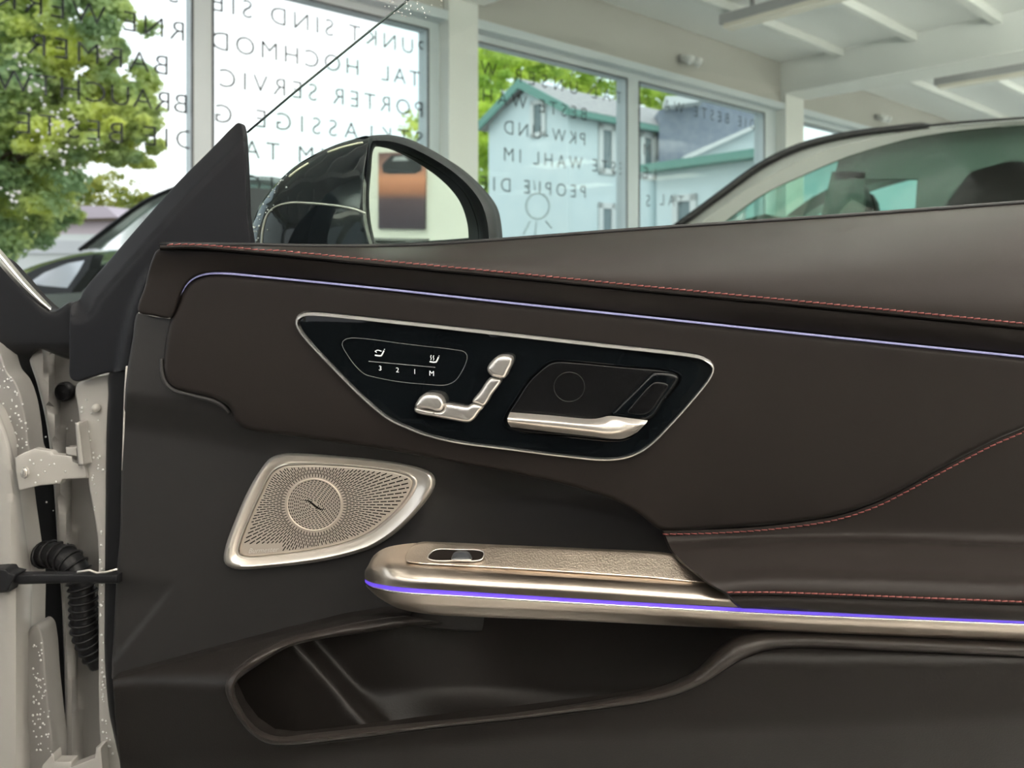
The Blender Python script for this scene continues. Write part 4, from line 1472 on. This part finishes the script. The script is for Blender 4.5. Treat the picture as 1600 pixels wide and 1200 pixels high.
# ---- sail panel with the front edge strip
SAIL = [(372, 192), (377, 193.5), (380, 202), (384, 250), (387, 330), (389, 400), (330, 405), (262, 395), (246, 400), (236, 412), (226, 450), (214, 500), (205, 545), (201, 575), (186, 581), (165, 583), (140, 590), (120, 596), (110, 590), (108.5, 560),
        (109, 500), (112, 475), (124, 468), (131, 454), (175, 402), (233, 335), (280, 283), (330, 233), (362, 200)]
DG = np.array([(124, 470), (131, 454), (175, 402), (233, 335), (280, 283), (330, 233), (372, 190)], float)
VR = np.array([(240, 402), (215, 435), (196, 480), (184, 530), (178, 575)], float)


def d_sail(x, y):
    q = np.stack([x, y], 1)
    s = seg_dist(q, DG, False)
    d = -0.030 - 0.020 * np.clip(1 - s / 27.0, 0, 1) - 0.003 * np.exp(-((s - 28) / 2.6) ** 2)
    s2 = seg_dist(q, VR, False)
    right = (x - np.interp(y, VR[:, 1], VR[:, 0])) > 0
    return d + np.where((y > 400) & right, 0.010 * sst(0, 14, s2), 0.0)


sail = relief('sail_panel', SAIL, d_sail, SAILM, door, 5, 2.5, 0.002, 0.007)

# ---- door shell at the hinge end
JAMB = [(46, 556), (56, 543), (80, 545), (112, 552), (150, 580), (166, 600), (168, 900), (168, 1100), (190, 1215), (104, 1215), (102, 1100), (97, 950), (90, 850), (83, 750), (72, 660), (58, 600)]


def d_jamb(x, y):
    e = np.interp(y, [550, 700, 850, 1000, 1200], [72, 95, 110, 112, 122])
    return -0.075 - 0.030 * sst(-5, 7, x - e)


jamb = relief('door_shell', JAMB, d_jamb, PRIMER, door, 9, 5, 0.006, 0.02)
SHEET = [(120, 600), (123, 645), (129, 696), (140, 766), (149, 818), (153.5, 856), (153.5, 908), (154, 1010), (154.5, 1112), (158, 1171), (164, 1215), (200, 1215), (194, 1190), (184, 1150), (178, 1098), (176, 1020), (176, 900), (178, 780), (182, 667), (186, 583), (165, 586), (140, 592)]
sheet = relief('inner_sheet', SHEET, lambda x, y: -0.045 + 0.0 * x, PAINT, door, 8, 3, 0.003, 0.02)
SEAL = [(172, 580), (169, 620), (166.5, 667), (165, 783), (164, 885), (163.5, 937), (163.5, 1025), (166, 1070), (170, 1110), (178, 1150), (188, 1195), (191, 1215), (205, 1215), (200, 1195), (190, 1130), (185, 1060), (192, 900), (197, 725), (203, 600), (205, 570)]
relief('rubber_seal', SEAL, lambda x, y: -0.034 + 0.0 * x, RUBBER, door, 7, 6, 0.006, 0.015)
MB().tube([P(198.5, 572, -0.016), P(195.5, 610, -0.016), P(193, 680, -0.016), P(190.5, 735, -0.016)], [0.0012, 0.001, 0.0008, 0.0004], 6).build('panel_edge_bead', mat('pale_edge', (0.45, 0.43, 0.41), 0.4), door, True)
pb = MB()
c0 = P(104, 611, -0.100)
t1 = Vector((1, -0.14, 0)).normalized()
up = Vector((0, 0, 1))
ringv = []
for h, r in ((0.0, 0.0115), (0.006, 0.0115), (0.008, 0.0095), (0.0055, 0.0085), (0.0055, 0.003), (0.007, 0.0)):
    for k in range(20):
        an = 2 * PI * k / 20
        ringv.append(c0 + DN * h + (t1 * math.cos(an) * 0.95 + up * math.sin(an)) * max(r, 1e-4))
auto_smooth(obj('rubber_plug', ringv, rows_faces(6, 20, close_c=True), RUBBER, door), 50)
MB().tube([P(150, 637.5, -0.046), P(150, 637.5, -0.040)], 0.0045, 14).build('sheet_rivet', PAINT, sheet, True)
sp = []
for _ in range(70):
    y = random.uniform(620, 1190)
    xl = np.interp(y, [600, 696, 766, 856, 908, 1171, 1215], [121, 130, 141, 155, 155, 159, 166])
    xr = np.interp(y, [583, 667, 885, 1100, 1195], [168, 164, 162, 166, 182])
    if xr - xl > 4:
        sp.append((P(random.uniform(xl + 1, xr - 2), y, -0.0448), random.uniform(0.0007, 0.0016)))
drops('rain_drops', sp, DROP, sheet, DN)
sp = [(P(random.uniform(70, 112), random.uniform(640, 830), -0.105 if False else -0.1045), random.uniform(0.0007, 0.0014)) for _ in range(20)]
drops('rain_drops', sp, DROP, jamb, DN)

# ---- door glass
GLS = [(386, 207), (470, 136), (560, 63), (640, -2), (700, -50), (760, -95), (1000, -170), (1720, -230), (1720, 360), (1300, 380), (800, 420), (388, 420)]
gw = [P(x, y, -0.066) for x, y in GLS]
gm = MB().prism(gw, -DN * 0.004)
glass = gm.build('door_glass', DOORGLASS, door)
MB().tube([P(x, y, -0.068) for x, y in GLS[:7]], 0.0012, 6).build('glass_edge', mat('dark_glass_edge', (0.05, 0.07, 0.07), 0.3), glass, True)
sp = [(P(640 - random.uniform(0, 1) * 55 + random.uniform(0, 60), random.uniform(0, 28), -0.0655), random.uniform(0.0004, 0.0010)) for _ in range(40)]
drops('rain_drops', sp, DROP, glass, DN)

# ---- outside mirror
MOUT = [(389, 400), (389, 383), (393, 356), (406, 321), (430, 289), (462, 259), (506, 234), (550, 218), (588, 211), (612, 211), (641, 218), (683, 239), (718, 262), (750, 292), (771, 321), (778, 350), (780, 385), (778, 420), (740, 450), (600, 465), (450, 450), (400, 425)]
GPN = Vector((0.20, -1.0, -0.030)).normalized()
GP0 = P(662, 310, -0.165)


def d_mir(x, y):
    return -0.205 + 0.0 * x


mir = relief('mirror_housing', MOUT, d_mir, BLACKMATTE, door, 12, 40, 0.05, 0.03)
CAP = [(389, 395), (389, 383), (393, 356), (406, 321), (430, 289), (462, 259), (506, 234), (550, 218), (577, 213), (575, 235), (570, 268), (567, 312), (570, 350), (580, 390), (585, 420), (500, 430), (420, 425)]


def d_cap(x, y):
    q = np.stack([x, y], 1)
    s = seg_dist(q, np.array(MOUT[:9], float), False)
    t = np.clip(1 - s / 150.0, 0, 1)
    return -0.105 - 0.075 * (1 - np.sqrt(np.maximum(1 - t * t * 0.98, 0))) - 0.03 * (1 - sst(560, 580, x)) * 0


relief('mirror_cap', CAP, d_cap, GLOSS, mir, 8, 3, 0.003, 0.010)
MG = [(586, 229), (600, 228.5), (613, 231), (653, 248), (697, 274), (727, 303), (741, 333), (747, 356), (747.5, 385), (740, 420), (700, 435), (620, 430), (595, 410), (588, 384), (580, 350), (577, 312), (580, 268)]
mgc = catmull(MG, n=90, closed=True)
gv = [on_plane(x, y, GP0, GPN) for x, y in mgc]
mo = MB().prism(gv, -GPN * 0.003)
mglass = mo.build('mirror_glass', MIRROR, mir)
MRO = [(577, 213), (588, 211), (612, 211), (641, 218), (683, 239), (718, 262), (750, 292), (771, 321), (778, 350), (780, 385), (778, 420), (740, 450), (680, 462), (600, 455), (582, 420), (574, 384), (566, 350), (563, 312), (567, 268), (574, 230)]
mrc = catmull(MRO, n=1200, closed=True)
cm = np.array((655.0, 330.0))


def ang_loop(C, n=140):
    a = np.unwrap(np.arctan2(C[:, 1] - cm[1], C[:, 0] - cm[0]))
    if a[-1] < a[0]:
        C, a = C[::-1], a[::-1]
    C3 = np.vstack([C, C, C])
    a3 = np.concatenate([a - 2 * PI, a, a + 2 * PI])
    o = np.argsort(a3)
    th = np.linspace(-PI, PI, n, endpoint=False)
    return np.stack([np.interp(th, a3[o], C3[o, k]) for k in range(2)], 1)


lo_, li_ = ang_loop(mrc), ang_loop(catmull(MG, n=1200, closed=True))
v = []
for a, b_ in zip(lo_, li_):
    pb_ = on_plane(b_[0], b_[1], GP0, GPN)
    dg = (pb_ - DOOR0 - Vector((0, 0, 0))).dot(DN)
    for t, dd in ((0.0, -0.20), (0.03, -0.17), (0.2, -0.140), (0.5, -0.128), (0.8, -0.132), (0.97, None), (1.0, None)):
        q = a + (b_ - a) * t
        if dd is None:
            dd = dg + (0.004 if t < 1 else -0.004)
            dd = max(dd, dg)
        v.append(P(q[0], q[1], max(dd, dg + 0.002) if t > 0.15 else dd))
auto_smooth(obj('mirror_rim', v, rows_faces(140, 7, close_r=True), BLACKMATTE, mir), 60)
SE = [(408, 395), (409, 375), (411, 356), (418, 335), (430, 323.5), (453, 317), (480, 317.5), (506, 319.5), (541, 324), (560, 329), (571, 334)]
se = catmull(SE, n=50)
sed = d_cap(se[:, 0], se[:, 1])
MB().tube([P(x, y, d + 0.0004) for (x, y), d in zip(se, sed)], 0.0014, 6).build('cap_line', mat('pale_line', (0.45, 0.42, 0.38), 0.3, 0.3), mir, True)  # thin pale line arching across the cap
for nm, L_ in (('turn_signal', [(512, 238), (535, 230), (560, 224), (567, 223)]), ('turn_signal', [(452, 276), (466, 265), (482, 255)])):
    lc = catmull(L_, n=16)
    MB().tube([P(x, y, float(d_cap(np.array([x]), np.array([y]))[0]) + 0.001) for x, y in lc], 0.0013, 6).build(nm, mat('pale_lens', (0.70, 0.64, 0.50), 0.2), mir, True)
sp = []
for _ in range(36):
    y = random.uniform(270, 382)
    x = np.interp(y, [259, 289, 321, 356, 383], [462, 430, 406, 394, 391]) + abs(random.gauss(4, 9)) + 1
    sp.append((P(x, y, float(d_cap(np.array([x]), np.array([y]))[0]) + 0.0008), random.uniform(0.0006, 0.0014)))
drops('rain_drops', sp, DROP, mir, DN)

# ================================================================== OWN CAR BODY AT THE HINGES
body = empty('car', (-0.6, 0.2, 0.0))
tag(body, 'white car that the open door belongs to, its wet hinge side at the left edge', 'car')
FUP = [(-60, 520), (-10, 538), (2, 552), (12, 580), (25, 596), (36, 625), (43, 665), (47, 700), (52, 714), (40, 735), (20, 720), (0, 690), (-60, 640)]
fu = relief('fender_flange', FUP, lambda x, y: -0.045 + 0.0 * x, PRIMER, body, 8, 5, 0.004, 0.02)
FLO = [(-60, 610), (-10, 632), (8, 665), (20, 705), (28, 742), (36, 800), (44, 855), (50, 900), (50, 960), (48, 1040), (46, 1120), (44, 1215), (-60, 1215)]
fl = relief('fender', FLO, lambda x, y: -0.022 - 0.03 * sst(20, 52, x + (1000 - y) * 0.02), PAINT, body, 8, 12, 0.014, 0.02)
FRN = [(46, 985), (56, 976), (64, 982), (69, 1005), (73, 1060), (79, 1120), (84, 1172), (78, 1215), (42, 1215)]
fr_ = relief('sill_flange', FRN, lambda x, y: -0.05 + 0.0 * x, PRIMER, body, 7, 5, 0.004, 0.02)
sp = [(P(random.uniform(-5, 46), random.uniform(585, 700), -0.0448), random.uniform(0.0007, 0.0016)) for _ in range(60)]
sp = [(p, r) for p, r in sp if True]
qq = [(random.uniform(-8, 44), random.uniform(570, 700)) for _ in range(90)]
qq = [q for q, i_ in zip(qq, inside(np.array(qq), np.array(FUP, float))) if i_]
drops('rain_drops', [(P(x, y, -0.0447), random.uniform(0.0007, 0.0015)) for x, y in qq], DROP, fu, DN)
qq = [(random.uniform(50, 82), random.uniform(995, 1180)) for _ in range(80)]
qq = [q for q, i_ in zip(qq, inside(np.array(qq), np.array(FRN, float))) if i_]
drops('rain_drops', [(P(x, y, -0.0497), random.uniform(0.0007, 0.0015)) for x, y in qq], DROP, fr_, DN)
BLK = [(-60, 400), (-10, 402), (20, 428), (55, 468), (82, 487), (112, 472), (116, 560), (60, 546), (50, 556), (60, 600), (76, 660), (86, 750), (92, 850), (99, 950), (104, 1100), (106, 1200), (76, 1210), (60, 1100), (50, 900), (40, 760), (44, 690), (36, 620), (10, 570), (-60, 500)]
relief('pillar_seal', BLK, lambda x, y: -0.060 - 0.06 * sst(540, 600, y), RUBBER, body, 9, 5, 0.006, 0.02)
CHR = [[(-40, 340, -0.03), (0, 388, -0.03), (40, 436, -0.03), (64, 462, -0.03), (81, 480, -0.03)],
       [(-42, 350, -0.022), (-3, 398, -0.022), (37, 445, -0.022), (60, 468, -0.022), (79, 484, -0.024)],
       [(-46, 358, -0.032), (-8, 406, -0.032), (33, 452, -0.032), (58, 474, -0.032), (77, 487, -0.032)]]
skin('pillar_chrome', CHR, CHROME, body, 30, 5)

# hinge, check strap, cable boot
z6 = lambda q: [(x / 3.43, y / 3.43 + 550) for x, y in q]
hinge = relief('hinge_arm', z6([(80, 565), (130, 538), (185, 517), (275, 532), (290, 548), (385, 556), (392, 586), (455, 610), (470, 676), (335, 684), (325, 706), (215, 716), (102, 744), (85, 640)]), lambda x, y: -0.018 - 0.0002 * np.clip(x - 25, 0, 200), PAINT, body, 5, 2, 0.002, 0.006, curve=False)
relief('hinge_knuckle', z6([(402, 378), (426, 378), (452, 608), (420, 610)]), lambda x, y: -0.028 + 0.0 * x, PAINT, hinge, 4, 3, 0.004, 0.012, curve=False)
relief('hinge_leaf', z6([(352, 510), (410, 508), (415, 560), (355, 552)]), lambda x, y: -0.034 + 0.0 * x, PAINT, hinge, 4, 2, 0.002, 0.008, curve=False)
c0 = P(41, 738, -0.018)
v = []
for h, r in ((0, 0.0052), (0.002, 0.0052), (0.0022, 0.0036), (0.005, 0.0034), (0.0055, 0.0)):
    for k in range(12):
        an = 2 * PI * k / 12
        v.append(c0 + DN * h + (t1 * math.cos(an) * 0.8 + up * math.sin(an) * 1.25) * max(r, 1e-5))
obj('hinge_bolt', v, rows_faces(5, 12, close_c=True), SILVER, hinge)
qq = z6([(180, 600), (220, 580), (265, 605), (190, 700), (300, 695), (240, 640), (160, 580), (350, 640), (205, 660), (290, 600)])
drops('rain_drops', [(P(x, y, -0.0175 - 0.0002 * max(0, x - 25)), 0.0012) for x, y in qq], DROP, hinge, DN)
z7 = lambda q: [(x / 3.43, y / 3.43 + 850) for x, y in q]
strap = relief('check_strap', z7([(40, 172), (95, 160), (350, 158), (635, 162), (635, 212), (350, 210), (100, 217), (45, 200)]), lambda x, y: -0.012 + 0.0 * x, BLACKMATTE, body, 4, 4, 0.004, 0.006, curve=False)
relief('strap_clevis', z7([(-120, 140), (0, 128), (40, 132), (52, 150), (95, 160), (62, 215), (45, 258), (0, 262), (-120, 265)]), lambda x, y: -0.006 + 0.0 * x, BLACKMATTE, strap, 4, 4, 0.005, 0.012, curve=False)
MB().tube([P(x, y, -0.006) for x, y in z7([(415, 150), (480, 140), (520, 155), (570, 150), (628, 135)])], 0.0011, 6).build('spring_clip', SATIN, strap, True)
path = catmull([(40, 872, -0.085), (58, 869, -0.080), (85, 866, -0.072), (108, 876, -0.066), (123, 897, -0.064), (130, 925, -0.064), (131, 955, -0.064), (133, 982, -0.066), (143, 1008, -0.072), (158, 1034, -0.080)], n=90)
pp = [P(*q) for q in path]
boot = MB().tube(pp, 0.0128, 14).build('cable_boot', RUBBER, body, True)
for i in range(3, 84, 4):
    t = (pp[i + 1] - pp[i - 1]).normalized()
    s = t.cross(DN).normalized()
    n2 = s.cross(t)
    v = []
    for k in range(18):
        an = 2 * PI * k / 18
        dr_ = s * math.cos(an) + n2 * math.sin(an)
        for j in range(6):
            a2 = 2 * PI * j / 6
            v.append(pp[i] + dr_ * (0.0134 + 0.0022 * math.cos(a2)) + t * 0.0013 * math.sin(a2))
    obj('boot_rib', v, rows_faces(18, 6, True, True), RUBBER, boot, True)
relief('sill_bracket', [(66, 1196), (84, 1176), (86, 1190), (112, 1190), (112, 1198), (148, 1184), (150, 1168), (158, 1166), (162, 1216), (60, 1216)], lambda x, y: -0.030 + 0.0 * x, PAINT, body, 5, 2, 0.002, 0.01, curve=False)

# ================================================================== POSTER SEEN IN THE MIRROR
def mirrored(px, py):
    r = ray(px, py).normalized()
    h = on_plane(px, py, GP0, GPN)
    r2 = r - GPN * (2 * r.dot(GPN))
    pl = W(0, K1 - 0.02, 0)
    s = (pl - h).dot(Vv) / r2.dot(Vv)
    return h + r2 * s


pa, pb_, pc_ = mirrored(592, 236), mirrored(665, 262), mirrored(592, 355)
s_ = lambda q: (q - W0).dot(U)
s0_, s1_ = sorted((s_(pa), s_(pb_)))
z0_, z1_ = mirrored(630, 358).z, mirrored(630, 238).z
post = empty('wall_poster', W((s0_ + s1_) / 2, K1, (z0_ + z1_) / 2))
tag(post, 'poster with a dark car on sunset sand, reflected in the door mirror', 'poster')
pm = bpy.data.materials.new('poster_print')
pm.use_nodes = True
nt = pm.node_tree
bs = nt.nodes['Principled BSDF']
tc = nt.nodes.new('ShaderNodeTexCoord')
sx = nt.nodes.new('ShaderNodeSeparateXYZ')
mr = nt.nodes.new('ShaderNodeMapRange')
mr.inputs['From Min'].default_value = -(z1_ - z0_) / 2
mr.inputs['From Max'].default_value = (z1_ - z0_) / 2
cr = nt.nodes.new('ShaderNodeValToRGB')
e = cr.color_ramp.elements
e[0].position, e[0].color = 0.0, (0.035, 0.022, 0.035, 1)
e[1].position, e[1].color = 1.0, (0.12, 0.06, 0.06, 1)
for p_, c_ in ((0.38, (0.06, 0.035, 0.045, 1)), (0.50, (0.30, 0.11, 0.06, 1)), (0.66, (0.48, 0.19, 0.11, 1)), (0.82, (0.25, 0.12, 0.10, 1))):
    q = cr.color_ramp.elements.new(p_)
    q.color = c_
nt.links.new(tc.outputs['Object'], sx.inputs['Vector'])
nt.links.new(sx.outputs['Z'], mr.inputs['Value'])
nt.links.new(mr.outputs['Result'], cr.inputs['Fac'])
nt.links.new(cr.outputs['Color'], bs.inputs['Base Color'])
bs.inputs['Roughness'].default_value = 0.5
MB().box(s0_, s1_, K1 - 0.03, K1 - 0.005, z0_, z1_, W).build('poster_board', pm, post)
cz, cs = z0_ + (z1_ - z0_) * 0.84, (s0_ + s1_) / 2
ws = (s1_ - s0_)
hh = (z1_ - z0_)
DC = mat('poster_car_dark', (0.02, 0.02, 0.025), 0.5)
LC = mat('poster_car_light', (0.30, 0.30, 0.32), 0.5)
prof = [(-0.40, -0.10), (-0.42, 0.0), (-0.34, 0.05), (-0.22, 0.12), (0.05, 0.13), (0.25, 0.06), (0.42, 0.02), (0.43, -0.08), (0.3, -0.12), (-0.25, -0.12)]
MB().prism([W(cs + a * ws, K1 - 0.032, cz + b_ * hh) for a, b_ in prof], Vv * 0.002).build('printed_car', DC, post)
MB().prism([W(cs + a * ws, K1 - 0.034, cz + b_ * hh) for a, b_ in [(-0.2, 0.05), (-0.14, 0.10), (0.05, 0.105), (0.16, 0.05)]], Vv * 0.0015).build('printed_window', LC, post)

# ================================================================== CABIN OF THE CAR (unseen, added dark to shade the door and mirror in it)
CA = Vector((0.53, -0.85, 0)).normalized()      # rearwards
CB = Vector((-0.85, -0.53, 0)).normalized()     # into the cabin
HC = Vector((-0.62, 0.80, 0))


def K(a, b, z):
    return HC + CA * a + CB * b + Vector((0, 0, z))


MB().box(0.0, 2.3, 0.02, 1.45, 0.18, 0.26, K).build('unseen_cabin_floor', CABIN, body)
MB().box(1.3, 2.3, 0.25, 1.30, 1.40, 1.44, K).build('roof', CABIN, body)  # unseen roof, cut back to the rear so light reaches the door
MB().box(0.0, 2.3, 1.42, 1.50, 0.2, 0.95, K).build('unseen_far_door', CABIN, body)
MB().box(0.25, 2.0, 0.68, 0.84, 0.26, 0.55, K).build('unseen_console', CABIN, body)
MB().box(1.85, 2.15, 0.06, 1.40, 0.26, 1.02, K).build('unseen_rear_seat', CABIN, body)
MB().box(1.40, 2.6, -0.02, 0.06, 0.20, 0.98, K).build('unseen_quarter_panel', CABIN, body)
for b0_ in (0.15, 0.88):
    m = MB()
    prof = [(0.75, 0.42), (0.72, 0.50), (0.80, 0.55), (1.22, 0.52), (1.42, 1.10), (1.50, 1.12), (1.58, 1.10), (1.45, 0.45), (1.35, 0.28), (0.80, 0.28)]
    m.prism([K(a, b0_, z) for a, z in prof], CB * 0.50)
    st = m.build('seat', LEATHER, body)  # unseen front seats, added to mirror dark in the control panel
for a_, b_ in ((-0.45, 0.05), (-0.45, 1.25), (2.6, 0.05), (2.6, 1.25)):
    c = K(a_, b_, 0.33)
    MB().tube([c, c + CB * 0.22], 0.33, 24).build('wheel', RUBBER, body)
